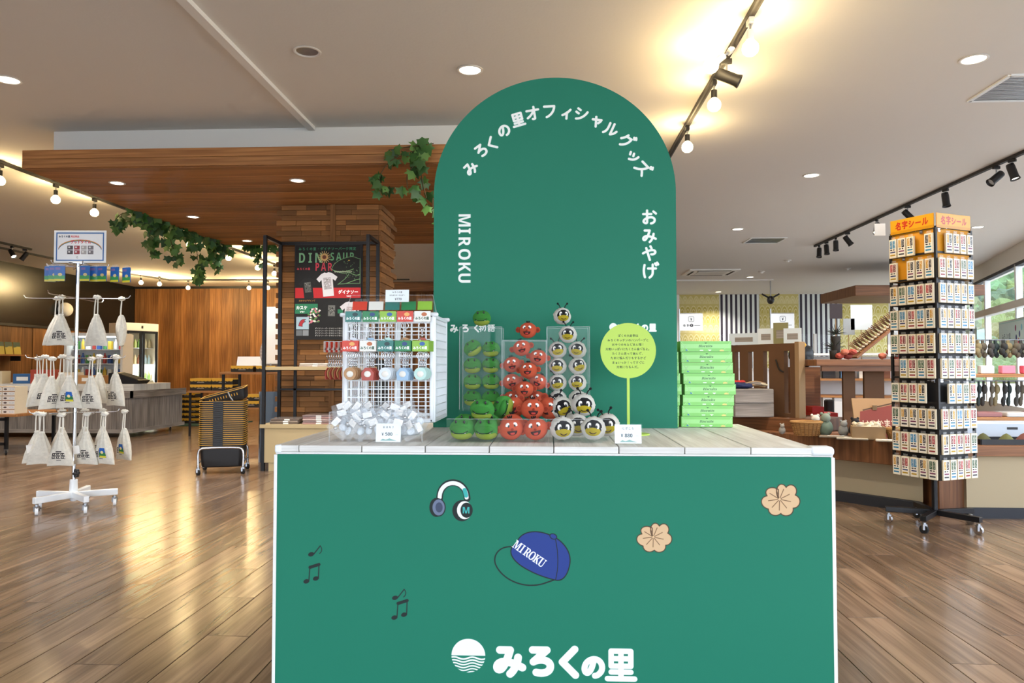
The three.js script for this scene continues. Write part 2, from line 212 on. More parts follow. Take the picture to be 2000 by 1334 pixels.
{ // patterned far wall: black and white stripes between yellow wallpaper
  const w = struct('wall_far', null, null, 'far wall with black stripes and yellow scalloped wallpaper', 'wall');
  mesh('wall_core', box(11.2, 3.06, 0.15, 5.5, 1.5, -21.1), M.plaster, w);
  const stripe = canvasTex(256, 64, (c, W, H) => { c.fillStyle = '#e6ece9'; c.fillRect(0, 0, W, H); c.fillStyle = '#3a3440'; for (let i = 0; i < 8; i++) c.fillRect(4 + i * 32, 0, 15, H); });
  const yel = canvasTex(512, 512, (c, W, H) => {
    c.fillStyle = '#cfc27c'; c.fillRect(0, 0, W, H); c.lineWidth = 5;
    for (let r = 0; r < 12; r++) for (let q = -1; q < 8; q++) { const x = q * 73 + (r % 2) * 36, y = r * 46; c.fillStyle = r % 3 ? '#c2b25c' : '#d8cd92'; c.beginPath(); c.arc(x, y + 46, 36, Math.PI, 0); c.fill(); c.strokeStyle = '#e2d9a8'; c.stroke(); c.beginPath(); c.arc(x, y + 46, 20, Math.PI, 0); c.stroke(); }
  });
  const st = print(stripe, 0.8), yw = print(yel, 0.85);
  mesh('white_strip', box(0.12, 3, 0.01, 3.66, 1.5, -21.02), M.white, w);
  for (const [x0, x1, m, n] of [[3.72, 4.83, yw, 'wallpaper'], [4.85, 5.93, st, 'striped_panel'], [5.95, 7.03, yw, 'wallpaper'], [7.05, 8.15, st, 'striped_panel'], [8.17, 9.5, yw, 'wallpaper']]) mesh(n, face(x1 - x0, 3, (x0 + x1) / 2, 1.5, -21.018), m, w);
}
{ // near walls around the camera: solid on the left, glazed entrance front behind the camera
  const w = struct('wall_front', null, null, 'entrance wall with glass doors behind the camera', 'wall');
  mesh('solid_wall', box(2.6, 3.06, 0.15, -9.3, 1.5, 4.15), M.plaster, w); mesh('header', box(10.4, 0.42, 0.15, -2.85, 2.79, 4.15), M.plaster, w);
  for (let i = 0; i <= 7; i++) mesh('mullion', box(0.06, 2.6, 0.09, -8 + i * 1.46, 1.3, 4.15), M.steel, w);
  for (let i = 0; i < 7; i++) mesh('pane', face(1.4, 2.58, -7.27 + i * 1.46, 1.29, 4.15), M.glass, w);
}
{ // glazed wall on the right
  const len = Math.hypot(25.3, 25.3 * 0.335), ang = Math.atan2(1, 0.335), n = 12, s = len / n;
  const w = struct('window_1', null, null, 'long glazed wall with transom bar, trees outside', 'window');
  w.position.set(wallX(4.1), 0, 4.1); w.rotation.y = ang;   // local +x runs along the wall into the distance
  mesh('header', box(len, 0.3, 0.14, len / 2, 2.86, 0), M.plaster, w);
  mesh('top_rail', box(len, 0.07, 0.1, len / 2, 2.69, 0), M.kick, w);
  mesh('transom', rbox(len, 0.13, 0.16, len / 2, 2.02, 0, 0.01), M.plaster, w);
  mesh('lower_rail', box(len, 0.05, 0.08, len / 2, 1.22, 0), M.steel, w);
  mesh('sill', box(len, 0.3, 0.14, len / 2, 0.15, 0), M.plaster, w);
  for (let i = 0; i <= n; i++) mesh('mullion', rbox(0.09, 2.7, 0.1, i * s, 1.35, 0, 0.008), M.plasticWhite, w);
  const gu = face(s - 0.09, 0.58), gl = face(s - 0.09, 1.66);
  for (let i = 0; i < n; i++) { mesh('pane', gu, M.glass, w).position.set((i + 0.5) * s, 2.37, 0); mesh('pane', gl, M.glass, w).position.set((i + 0.5) * s, 1.13, 0); }
}
{ // outdoors: ground, wooded hill
  const g = mesh('pavement', box(140, 0.1, 140, 30, -0.16, -30), std({ color: 0x9a9890, roughness: 0.9 })); tag(g, 'pale pavement outside the windows', 'ground', null, 'structure');
  const hill = mesh('hillside', (() => { const p = new THREE.PlaneGeometry(90, 70, 40, 30).rotateX(-Math.PI / 2); const a = p.attributes.position; for (let i = 0; i < a.count; i++) { const z = a.getZ(i); a.setY(i, (35 - z) * 0.42 + 1.2 * vnoise(a.getX(i) * 0.2 + 50, z * 0.2 + 50, 400, 400, 2)); } p.computeVertexNormals(); return p; })(), flat(0x2c4424, 0.95));
  hill.position.set(62, -2.5, -62); hill.rotation.y = -0.75; tag(hill, 'steep green hillside beyond the windows', 'hill', null, 'structure');
  const crown = new THREE.IcosahedronGeometry(1, 6); { const a = crown.attributes.position; for (let i = 0; i < a.count; i++) { const v = V(a.getX(i), a.getY(i), a.getZ(i)), k = 0.65 + 0.5 * vnoise(v.x * 3 + 9, v.y * 3 + v.z * 2.3 + 9, 99, 99, 5) + 0.3 * vnoise(v.x * 8 + 20, v.y * 8 + v.z * 7 + 20, 99, 99, 6); a.setXYZ(i, v.x * k, v.y * k * 0.85, v.z * k); } crown.computeVertexNormals(); }
  const N = 1600, tr = new THREE.InstancedMesh(crown, std({ color: 0xffffff, roughness: 0.95 }), N), mm = new THREE.Matrix4(), q = new THREE.Quaternion(), col = new THREE.Color();
  hill.updateMatrixWorld();
  for (let i = 0; i < N; i++) { const x = rnd(-40, 40), z = rnd(-34, 34), p = V(x, (35 - z) * 0.42 + 1.4, z).applyMatrix4(hill.matrixWorld), r = rnd(1.0, 1.9); q.setFromAxisAngle(V(0, 1, 0), rnd(6.28)); mm.compose(p, q, V(r, r * rnd(0.9, 1.4), r)); tr.setMatrixAt(i, mm); col.setRGB(rnd(0.045, 0.1), rnd(0.09, 0.17), rnd(0.035, 0.07)); tr.setColorAt(i, col); }
  tr.name = 'forest_crowns'; tr.castShadow = tr.receiveShadow = true; tag(tr, 'dense leafy forest covering the hillside outside', 'forest', null, 'stuff'); scene.add(tr);
}
// ---------- wooden canopy hung from the ceiling ----------
{
  const c = thing('wooden_canopy', 'suspended wooden canopy of long orange-brown boards under the ceiling', 'canopy');
  const x0 = -4.31, x1 = 0.75, z0 = -5.81, z1 = -9.66, L = x1 - x0, mx = (x0 + x1) / 2;
  mesh('core', box(L - 0.02, 0.1, z0 - z1 - 0.06, mx, 2.69, (z0 + z1) / 2), M.dark, c);
  const g = [0, 1, 2].map((i) => rbox(L, 0.03, 0.098, 0, 0, 0, 0.003).translate(0, 0, 0)); g.forEach((q, i) => uvBox(q, 0, i * 0.6, i * 0.13));
  let i = 0; for (let z = z0 - 0.07; z > z1; z -= 0.1, i++) mesh('board', g[i % 3], M.canopy[(i * 7 + (i >> 1)) % 4], c).position.set(mx, 2.615 + (i % 3) * 0.0012, z);
  const f = rbox(L, 0.072, 0.03, 0, 0, 0, 0.003); for (let k = 0; k < 2; k++) mesh('fascia_board', f, M.canopy[1 + k], c).position.set(mx, 2.642 + k * 0.074, z0 - 0.005);
  mesh('side_fascia', box(0.025, 0.15, z0 - z1, x0 + 0.005, 2.678, (z0 + z1) / 2, 2), M.canopy[2], c); mesh('back_fascia', box(L, 0.15, 0.025, mx, 2.678, z1 + 0.01), M.canopy[2], c);
  mesh('ceiling_drop', box(4.9, 0.26, 3.3, -1.8, 2.87, -7.745), M.white, c);
}
// ---------- column clad in wood blocks ----------
{
  const c = thing('wood_clad_column', 'square column clad in stacked wood blocks beneath the canopy', 'column', [0, 0, 0]);
  const xl = -2.71, xr = -1.69, zf = -7.28, zb = -7.85;
  mesh('core', box(xr - xl - 0.04, 2.6, zf - zb - 0.04, (xl + xr) / 2, 1.3, (zf + zb) / 2), M.dark, c);
  const H = 0.052, shapes = [0.2, 0.255, 0.31].map((w, i) => [w, rbox(w - 0.002, H - 0.002, 0.03, 0, 0, 0, 0.002)]);
  const side = [0.24, 0.36].map((w) => [w, rbox(0.034, H - 0.002, w - 0.003, 0, 0, 0, 0.002, 2)]);
  for (let r = 0; r < 50; r++) {
    const y = H / 2 + r * H; let x = xl + (r % 2 ? 0.03 : -0.02);
    while (x < xr - 0.05) { const [w, g] = pick(shapes), left = xr - x; const b = mesh('block', g, pick(M.block), c); const s = left < w + 0.14 ? left / w : 1; b.scale.x = s; b.position.set(x + w * s / 2, y, zf - 0.005 + rnd(0.012)); x += w * s; }
    if (y > 1.05) { let z = zf; let q = 0; while (z > zb + 0.1 && q++ < 4) { const [w, g] = pick(side), b = mesh('block', g, M.block[2 + Math.floor(rnd(3))], c); b.position.set(xr + 0.004 + (r % 2) * 0.012, y, z - w / 2); z -= w; } }
  }
  mesh('cover_strip', box(0.05, 2.6, 0.03, -2.15, 1.3, zf + 0.022, 1), M.block[2], c);
}
// dark lower beam and pale duct behind the column
tag(mesh('ceiling_beam', box(3.2, 0.22, 0.3, -3.6, 2.88, -17.6), M.bench[0]), 'dark brown beam above the back wall', 'beam');
tag(mesh('timber_soffit', rbox(2.4, 0.2, 1.8, 7.05, 2.42, -15.2, 0.01), M.bench[1]), 'brown timber soffit beside the window wall', 'soffit');
// ================= counter and arched board =================
const CT = 0.75, CF = -2.135;      // counter top height, front plane
const GREEN = '#00755a';
{
  const c = thing('display_counter', 'green printed display counter with a whitewashed plank top', 'counter');
  const xl = -0.79, xr = 0.797, zb = -2.98, w = xr - xl, mx = (xl + xr) / 2;
  mesh('body', box(w - 0.02, CT - 0.022, CF - zb - 0.03, mx, (CT - 0.022) / 2, (CF + zb) / 2 - 0.005), M.greenPaint, c);
  // print, laid out in a 1069 x 501 field
  const t = canvasTex(2048, 933, (k, W, H) => {
    k.fillStyle = GREEN; k.fillRect(0, 0, W, H); k.scale(W / 1069, H / 501); k.translate(-547.7, -886);
    const wh = '#f2f4ee', dk = '#15201e', bl = '#203a86', tn = '#d9b68c', mint = '#3db3ad';
    // headphones
    svg(k, 'M868 972C868 930 920 930 922 972', null, dk, 13); svg(k, 'M868 970C869 932 919 932 921 970', null, wh, 8); svg(k, 'M917 955L920 966', null, mint, 8);
    ell(k, 862, 990, 14, 19, dk); ell(k, 866, 990, 13, 17, '#6e7a94', 0, dk, 2); ell(k, 867, 990, 7, 10, '#3f4961');
    ell(k, 912, 996, 19, 21, dk); ell(k, 917, 995, 15, 18, wh); ell(k, 921, 995, 12, 15, dk); ltext(k, 'M', 920, 995, 'bold 18px sans-serif', mint);
    // cap
    svg(k, 'M1008 1066C980 1066 972 1088 978 1102C990 1130 1030 1150 1070 1138L1092 1130', GREEN, dk, 2.5);
    svg(k, 'M1018 1060C1026 1034 1056 1030 1088 1044C1112 1056 1124 1076 1122 1096C1118 1122 1108 1132 1096 1131C1062 1124 1014 1104 1008 1080C1006 1070 1010 1064 1018 1060Z', bl, dk, 2); ell(k, 1090, 1045, 7, 5, bl, 0.4, dk, 1.5); svg(k, 'M1094 1050C1100 1078 1100 1108 1094 1130', null, dk, 1.4);
    [...'MIROKU'].forEach((ch, i) => ltext(k, ch, 1020 + i * 9.5, 1064 + i * 6.6, 'bold 24px serif', '#ffffff', 0.62, 0.72));
    // maple-leaf cakes
    for (const [x, y, s] of [[1522, 968, 1.06], [1282, 1044, 0.98]]) {
      k.save(); k.translate(x, y); k.scale(s, s);
      svg(k, 'M-2 -2C-12 -22 4 -36 12 -22C22 -34 36 -20 28 -8C42 -2 36 16 24 16C26 30 8 34 2 26C-8 34 -20 28 -20 18C-36 14 -36 -4 -22 -6C-30 -18 -14 -26 -2 -18Z', tn, '#4a3320', 1.8);
      for (let i = 0; i < 9; i++) { const a = i * 0.7 + 0.2; svg(k, `M${(3 * Math.cos(a)).toFixed(1)} ${(3 * Math.sin(a)).toFixed(1)}L${(20 * Math.cos(a)).toFixed(1)} ${(20 * Math.sin(a)).toFixed(1)}`, null, '#6d4d30', 1.3); }
      k.restore();
    }
    // notes
    const note = (x, y, pair) => { ell(k, x, y, 6, 4.2, dk, -0.3); svg(k, pair ? `M${x + 5} ${y}L${x + 7} ${y - 30}L${x + 25} ${y - 36}L${x + 24} ${y - 6}` : `M${x + 5} ${y}L${x + 18} ${y - 17}`, null, dk, 2); if (pair) { ell(k, x + 19, y - 6, 6, 4.2, dk, -0.3); svg(k, `M${x + 7} ${y - 28}L${x + 25} ${y - 34}`, null, dk, 6); } else svg(k, `M${x + 18} ${y - 17}C${x + 24} ${y - 10} ${x + 20} ${y - 4} ${x + 17} ${y - 2}`, null, dk, 1.6); };
    note(614, 1086, false); note(605, 1140, true); note(781, 1170, false); note(780, 1209, true);
    // park logo
    k.save(); k.beginPath(); k.arc(925, 1281, 33, 0, 7); k.clip(); k.fillStyle = wh; k.fillRect(890, 1245, 70, 36);
    for (let i = 0; i < 6; i++) { svg(k, `M888 ${1286 + i * 5.6}q9 -4 18 0t18 0t18 0t18 0`, null, wh, 3.4 - i * 0.2); }
    k.restore();
    for (const [ch, x, y, s] of [['み', 1006, 1287, 70], ['ろ', 1066, 1288, 68], ['く', 1120, 1290, 66], ['の', 1166, 1297, 54], ['里', 1219, 1293, 72]]) glyph(k, ch, x, y, s, ch === '里' ? 15 : 22, wh);
  });
  mesh('front_panel', uvBox(rbox(w, 0.723, 0.016, mx, 0.3615, CF + 0.001, 0.002)), M.greenPaint, c);
  mesh('front_print', face(w - 0.012, 0.722, mx, 0.362, CF + 0.0095), print(t, 0.7), c);
  for (const s of [xl - 0.004, xr + 0.004]) mesh('corner_trim', rbox(0.012, 0.722, 0.02, s, 0.361, CF - 0.002, 0.002, 1), M.white, c);
  mesh('upper_trim', rbox(w + 0.01, 0.0065, 0.016, mx, 0.7265, CF, 0.002), M.white, c);
  const n = 9, pw = 0.1855, g = [0, 1, 2].map((i) => { const q = rbox(pw - 0.002, 0.02, CF - zb + 0.02, 0, 0, 0, 0.003, 2); return uvBox(q, 2, i * 0.3, i * 0.11); });
  for (let i = 0; i < n; i++) { const p = mesh('top_plank', g[i % 3], M.topWood[(i * 2) % 3], c), first = i === 0, last = i === n - 1; const x = xl - 0.006 + pw * (i - 0.62); const a = Math.max(x, xl - 0.006), b = Math.min(x + pw, xr + 0.006); p.scale.x = (b - a) / pw; p.position.set((a + b) / 2, CT - 0.0105, (CF + zb) / 2 + 0.002); }
  mesh('corner_guard', rbox(0.07, 0.028, 0.05, xr - 0.026, CT - 0.011, CF - 0.01, 0.012, 0, 3), M.plasticWhite, c);
  mesh('corner_guard', rbox(0.02, 0.024, 0.02, xl + 0.004, CT - 0.011, CF + 0.006, 0.006, 0, 2), M.plasticWhite, c);
}
{ // arched board: outline 473 x 681 in the same print field
  const W = 0.911, H = 1.323, r = W / 2, x0 = 0.024, z = -2.777;
  const s = new THREE.Shape(); s.moveTo(-r, 0); s.lineTo(r, 0); s.lineTo(r, H - 0.44); s.absellipse(0, H - 0.44, r, 0.44, 0, Math.PI, false); s.lineTo(-r, 0);
  const a = thing('arched_sign_board', 'tall green arched sign board with white lettering standing on the counter', 'sign', [x0, CT, z]);
  mesh('board', extrude(s, 0.022, 0.001), M.greenPaint, a);
  const t = canvasTex(1024, 1487, (k, cw, ch) => {
    k.fillStyle = GREEN; k.fillRect(0, 0, cw, ch); k.scale(cw / 473, cw / 473); k.translate(-847, -152);
    const wh = '#f6f7f2', arc = [...'みろくの里オフィシャルグッズ'];
    const at = [[919, 328], [940, 294], [961, 281], [985, 255], [1013, 234], [1042, 222], [1075, 218], [1108, 221], [1138, 225], [1168, 238], [1195, 256], [1225, 280], [1240, 308], [1256, 334]];
    arc.forEach((g, i) => { const [x, y] = at[i], rot = Math.atan2(x - 1085, 480 - y) * 0.95; glyph(k, g, x, y, 32, 15, wh, rot); });
    [...'MIROKU'].forEach((g, i) => ltext(k, g, 908, 429 + [4, 25, 45, 71, 95, 118][i], 'bold 33px sans-serif', wh, Math.PI / 2));
    [...'おみやげ'].forEach((g, i) => glyph(k, g, 1269, 430 + i * 35, 34, 14, wh));
    [...'みろく'].forEach((g, i) => glyph(k, g, 888 + i * 22, 645, 19, 17, wh)); [...'物語'].forEach((g, i) => glyph(k, g, 943 + i * 17, 645, 16, 12, wh));
    ell(k, 1198, 644, 8, 8, wh); [...'みろくの里'].forEach((g, i) => glyph(k, g, 1212 + i * 15.4, 645, 17, 20, wh));
  });
  const fg = new THREE.ShapeGeometry(s, 48), p = fg.attributes.position, uv = fg.attributes.uv; for (let i = 0; i < p.count; i++) uv.setXY(i, (p.getX(i) + r) / W, p.getY(i) / H);
  mesh('print', fg.translate(0, 0, 0.0118), print(t, 0.65), a);
  for (const q of [-0.2, 0.12]) mesh('foot_bracket', box(0.05, 0.03, 0.1, q, 0.015, -0.06), M.white, a);
}
// ---------- plush balls ----------
const fuzz = bumpTex(50, 50, 77, 0.3, 0.3);
const plushMat = (hex) => new THREE.MeshPhysicalMaterial({ color: hex, roughness: 0.95, sheen: 0.6, sheenRoughness: 0.6, sheenColor: new THREE.Color(hex), bumpMap: fuzz, bumpScale: 0.003 });
const P = { green: plushMat(0x4aa844), lime: plushMat(0xb4cc4a), red: plushMat(0xea6440), dred: plushMat(0xd04a30), white: plushMat(0xf3efe4), yellow: plushMat(0xe8cf2e), black: plushMat(0x17161a), mouth: flat(0x3a1512, 0.8), tongue: flat(0xc33a30, 0.7), eye: flat(0xf4f2ec, 0.4), pupil: flat(0x101012, 0.3), tooth: flat(0xf2eee0, 0.6) };
function wobbly(r, sx, sy, sz, amp, f, seed) { const g = new THREE.SphereGeometry(r, 22, 16), a = g.attributes.position; for (let i = 0; i < a.count; i++) { const v = V(a.getX(i), a.getY(i), a.getZ(i)).divideScalar(r), k = 1 + amp * (vnoise((v.x + 2) * f, (v.y + 2) * f + (v.z + 2) * f * 0.7, 99, 99, seed) - 0.5); a.setXYZ(i, v.x * r * k * sx, v.y * r * k * sy, v.z * r * k * sz); } g.computeVertexNormals(); return g; }
const protos = {};
{
  const a = protos.green = new THREE.Group(); // round green reptile ball
  mesh('body', wobbly(0.034, 1.06, 0.9, 0.95, 0.08, 3, 1), P.green, a); mesh('muzzle', sph(0.025, 0, -0.002, 0.018, 1.15, 0.62, 0.85, 16), P.green, a); mesh('belly', sph(0.03, 0, -0.014, 0.004, 1.05, 0.55, 1.0, 16), P.lime, a);
  for (const s of [-1, 1]) { mesh('brow', sph(0.009, s * 0.012, 0.021, 0.018), P.green, a); mesh('eye', sph(0.0036, s * 0.012, 0.0215, 0.0258, 0.9, 1.25, 0.6), P.pupil, a); mesh('tooth', sph(0.0021, s * 0.016, -0.008, 0.0345 - 0.002, 1, 1.2, 1), P.tooth, a); }
  mesh('mouth_seam', tube([[-0.024, -0.003, 0.031], [-0.012, -0.009, 0.0375], [0, -0.010, 0.0395], [0.012, -0.009, 0.0375], [0.024, -0.003, 0.031]], 0.0011, 5), P.black, a);
  const b = protos.red = new THREE.Group(); // round red ball with ears
  mesh('body', wobbly(0.033, 1.05, 0.94, 0.95, 0.06, 3, 2), P.red, b);
  for (const s of [-1, 1]) { const e = mesh('ear', sph(0.0115, s * 0.0385, 0.002, 0.002, 0.9, 1.0, 0.55), P.red, b); mesh('inner_ear', sph(0.0072, s * 0.0395, 0.002, 0.0055, 0.9, 1, 0.5), P.dred, e); const w = mesh('eye', sph(0.0082, s * 0.0098, 0.0085, 0.0245, 0.9, 1.15, 0.5), P.eye, b); mesh('pupil', sph(0.0036, s * 0.0085, 0.0075, 0.0283, 0.8, 1.2, 0.4), P.pupil, w); }
  const half = (r, x, y, z, sx, sy, sz) => new THREE.SphereGeometry(r, 18, 8, 0, Math.PI * 2, Math.PI / 2, Math.PI / 2).scale(sx, sy, sz).translate(x, y, z), mo = mesh('mouth', half(0.0135, 0, -0.0055, 0.0262, 1.1, 0.95, 0.62), P.mouth, b); mesh('tongue', half(0.0075, 0, -0.0105, 0.0305, 1.05, 0.85, 0.5), P.tongue, mo);
  mesh('nose', sph(0.004, 0, -0.0015, 0.0318), P.dred, b); mesh('tuft', merge([-1, 0, 1].map((s) => rod([s * 0.003, 0.028, 0], [s * 0.006, 0.037, -0.002], 0.0022, 6))), P.black, b);
  const c = protos.bee = new THREE.Group(); // fluffy white bee ball
  mesh('body', wobbly(0.034, 1.04, 0.98, 0.88, 0.14, 8, 3), P.white, c); const f = mesh('face', sph(0.0255, 0, 0.001, 0.0145, 1, 0.94, 0.78, 18), P.black, c); mesh('muzzle', sph(0.0205, 0, -0.0075, 0.0222, 1.05, 0.72, 0.72, 16), P.yellow, f);
  for (const s of [-1, 1]) { const w = mesh('eye', sph(0.0078, s * 0.0105, 0.0048, 0.0303, 0.85, 1.2, 0.45), P.eye, c); mesh('pupil', sph(0.0034, s * 0.0092, 0.0035, 0.0336, 0.85, 1.3, 0.4), P.pupil, w); mesh('antenna', merge([tube([[s * 0.008, 0.03, 0.006], [s * 0.012, 0.041, 0.008], [s * 0.018, 0.047, 0.01]], 0.0019, 6), sph(0.0042, s * 0.019, 0.0485, 0.01)]), P.black, c); }
  mesh('smile', tube([[-0.0095, -0.0112, 0.0338], [-0.005, -0.0148, 0.0352], [0, -0.016, 0.0358], [0.005, -0.0148, 0.0352], [0.0095, -0.0112, 0.0338]], 0.0013, 5), P.mouth, c);
}
// ---------- plush set out in acrylic cases and trays ----------
{
  const sets = {
    green: ['green_plush', 'green reptile plush ball', 'green reptile plush balls', [[-0.235, 1.151, -2.62, 'sitting alone on the lid of its clear case'], [-0.268, 1.044, -2.62, 'tilted, top left inside the clear case', 0.5], [-0.202, 1.04, -2.62, 'top right inside the clear case'], [-0.268, 0.982, -2.62, 'second row left inside the clear case'], [-0.202, 0.983, -2.62, 'second row right inside the clear case'], [-0.268, 0.924, -2.62, 'third row left inside the clear case'], [-0.202, 0.925, -2.62, 'third row right inside the clear case'], [-0.268, 0.866, -2.62, 'bottom row left inside the clear case'], [-0.202, 0.867, -2.62, 'bottom row right inside the clear case'], [-0.207, 0.843, -2.33, 'topmost on the low tray heap'], [-0.262, 0.788, -2.26, 'at the left end of the low front tray'], [-0.187, 0.788, -2.26, 'at the right of the low front tray'], [-0.262, 0.795, -2.345, 'behind the left end of the low tray'], [-0.146, 0.846, -2.4, 'lying sideways beside the red plush', 1.3], [-0.187, 0.795, -2.345, 'behind the tray beside the red plush']]],
    red: ['red_plush', 'red-orange plush ball with ears', 'red plush balls', [[-0.07, 1.106, -2.6, 'sitting highest of all the red ones'], [-0.092, 1.044, -2.6, 'just under the highest one', 0.25], [-0.034, 1.01, -2.6, 'at the right edge near the case top', -0.15], [-0.126, 0.985, -2.6, 'at the left edge near the case top', 0.15], [-0.067, 0.965, -2.55, 'in the middle of the upper case'], [-0.128, 0.925, -2.6, 'at the left edge halfway down the case', 0.2], [-0.034, 0.925, -2.6, 'at the right edge halfway down the case', -0.4], [-0.081, 0.9, -2.55, 'in the middle of the lower case'], [-0.126, 0.864, -2.6, 'at the lower left of the case', -0.2], [-0.04, 0.864, -2.6, 'at the lower right of the case', 0.2], [-0.05, 0.842, -2.36, 'topmost on the red tray heap'], [-0.113, 0.788, -2.26, 'front left in the red tray', 0.1], [-0.037, 0.788, -2.26, 'front right in the red tray', 0.15], [-0.113, 0.795, -2.345, 'back left in the red tray'], [-0.113, 0.842, -2.42, 'half hidden at the foot of the case', 0.9], [0.002, 0.842, -2.42, 'lying sideways between red and bee plush', -1.2]]],
    bee: ['bee_plush', 'fluffy white bee plush ball with black antennae', 'bee plush balls', [[0.051, 1.157, -2.62, 'sitting highest of the bees'], [0.071, 1.091, -2.6, 'second from the top, centred over the case'], [0.035, 1.037, -2.62, 'top row left in the bee case', 0.15], [0.105, 1.037, -2.62, 'top row right in the bee case', -0.15], [0.035, 0.98, -2.62, 'second row left in the bee case'], [0.105, 0.98, -2.62, 'second row right in the bee case', 0.25], [0.035, 0.922, -2.62, 'third row left in the bee case', 0.15], [0.105, 0.922, -2.62, 'third row right in the bee case'], [0.035, 0.865, -2.62, 'bottom row left in the bee case', 0.3], [0.105, 0.865, -2.62, 'bottom row right in the bee case', -0.1], [0.113, 0.857, -2.36, 'topmost on the bee tray heap'], [0.043, 0.791, -2.26, 'front left in the bee tray'], [0.138, 0.791, -2.26, 'front right in the bee tray', -0.1], [0.09, 0.795, -2.335, 'between and behind the front two bees'], [0.188, 0.795, -2.345, 'at the far right end, half turned', 0.2], [0.045, 0.845, -2.41, 'half hidden below the bee case', 0.4]]],
  };
  for (const [k, [name, lab, group, spots]] of Object.entries(sets)) {
    const src = protos[k];
    spots.forEach(([x, y, z, where, tilt = 0], i) => {
      const c = src.clone(); c.name = numbered(name); c.userData = { label: `${lab} ${where}`, category: 'plush toy', group };
      c.position.set(x, y, z); c.rotation.set(rnd(-0.12, 0.08), rnd(-0.18, 0.18), tilt + rnd(-0.06, 0.06)); c.scale.setScalar(y > 0.85 && z < -2.5 ? 0.9 : 1.08); scene.add(c);
    });
  }
  const cases = [['over the green plush column', -0.309, -0.161, 0.828, 1.117], ['over the red plush column, shortest of three', -0.158, -0.006, 0.755, 1.07], ['over the bee plush column', -0.003, 0.145, 0.828, 1.117]];
  for (const [lab, x0, x1, y0, y1] of cases) {
    const a = thing('acrylic_case', `clear acrylic display case ${lab}`, 'display case', [(x0 + x1) / 2, y0, -2.622]), w = x1 - x0, h = y1 - y0;
    mesh('front_pane', face(w, h, 0, h / 2, 0.05), M.acrylic, a); mesh('back_pane', face(w, h, 0, h / 2, -0.05), M.acrylic, a); mesh('floor_pane', box(w, 0.003, 0.1, 0, 0.0015, 0), M.acrylic, a);
    for (const s of [-1, 1]) mesh('side_pane', new THREE.PlaneGeometry(0.1, h).rotateY(Math.PI / 2).translate(s * w / 2, h / 2, 0), M.acrylic, a);
    mesh('edge_strip', merge([[-1, -1], [-1, 1], [1, -1], [1, 1]].map(([s, t]) => box(0.0022, h, 0.0022, s * w / 2, h / 2, t * 0.05)).concat([[0, 0.05], [0, -0.05]].map(([, z]) => box(w, 0.0022, 0.0022, 0, h, z)))), M.film, a);
    if (y0 > 0.8) { const r = thing('acrylic_riser', `clear acrylic riser ${lab.replace('over', 'under')}`, 'riser', [(x0 + x1) / 2, CT, -2.622]); mesh('top_pane', box(w, 0.003, 0.1, 0, y0 - CT - 0.0025, 0), M.acrylic, r); for (const s of [-1, 1]) mesh('side_pane', box(0.003, y0 - CT - 0.005, 0.1, s * (w / 2 - 0.002), (y0 - CT - 0.005) / 2, 0), M.acrylic, r); }
  }
  for (const [lab, x0, x1] of [['holding green plush', -0.305, -0.152], ['holding red plush', -0.15, 0.0], ['holding bee plush', 0.003, 0.185]]) {
    const a = thing('acrylic_tray', `low clear acrylic tray ${lab} at the counter front`, 'tray', [(x0 + x1) / 2, CT, -2.3]), w = x1 - x0;
    mesh('front_pane', box(w, 0.07, 0.002, 0, 0.035, 0.085), M.acrylic, a); mesh('floor_pane', box(w, 0.002, 0.17, 0, 0.001, 0), M.acrylic, a); mesh('lip', box(w, 0.002, 0.003, 0, 0.071, 0.085), M.film, a);
    for (const s of [-1, 1]) mesh('side_pane', box(0.002, 0.07, 0.17, s * (w / 2 - 0.001), 0.035, 0), M.acrylic, a);
  }
}
// ---------- price cards, round pick sign ----------
function priceCard(name, label, pos, w, h, draw, turn = 0) {
  const a = thing(name, label, 'price card', pos, turn), t = canvasTex(256, Math.round(256 * h / w), (c, W, H) => { c.fillStyle = '#eef6f8'; c.fillRect(0, 0, W, H); draw(c, W, H); });
  mesh('holder', merge([box(w + 0.006, h + 0.006, 0.002, 0, h / 2 + 0.003, -0.002), box(w + 0.006, 0.002, 0.03, 0, 0.001, -0.016)]), M.acrylic, a); mesh('card', box(w, h, 0.0008, 0, h / 2 + 0.003, 0.0002), M.paper, a); mesh('print', face(w, h, 0, h / 2 + 0.003, 0.0008), print(t), a);
  a.children.forEach((m) => { m.rotation.x = -0.12; }); return a;
}
const priceDraw = (line, price) => (c, W, H) => { jtext(c, line, W / 2, H * 0.2, 26, 9, '#31424c', 1.15); ltext(c, '¥', W * 0.27, H * 0.58, 'bold 40px sans-serif', '#31424c'); ltext(c, price, W * 0.52, H * 0.58, 'bold 46px sans-serif', '#31424c'); ltext(c, '(税込)'.replace(/./g, '-'), W * 0.84, H * 0.6, '20px sans-serif', '#31424c'); poly(c, [[W * 0.18, H * 0.93], [W * 0.28, H * 0.82], [W * 0.4, H * 0.88], [W * 0.55, H * 0.8], [W * 0.7, H * 0.88], [W * 0.84, H * 0.93]], '#8fb3ae'); };
priceCard('price_card', 'pale price card reading 880 beside the bee plush', [0.235, CT, -2.185], 0.078, 0.055, priceDraw('にぎころ', '880'));
priceCard('price_card', 'pale price card reading 500 before the clear bin', [-0.478, CT, -2.195], 0.075, 0.055, priceDraw('おまもり', '500'));
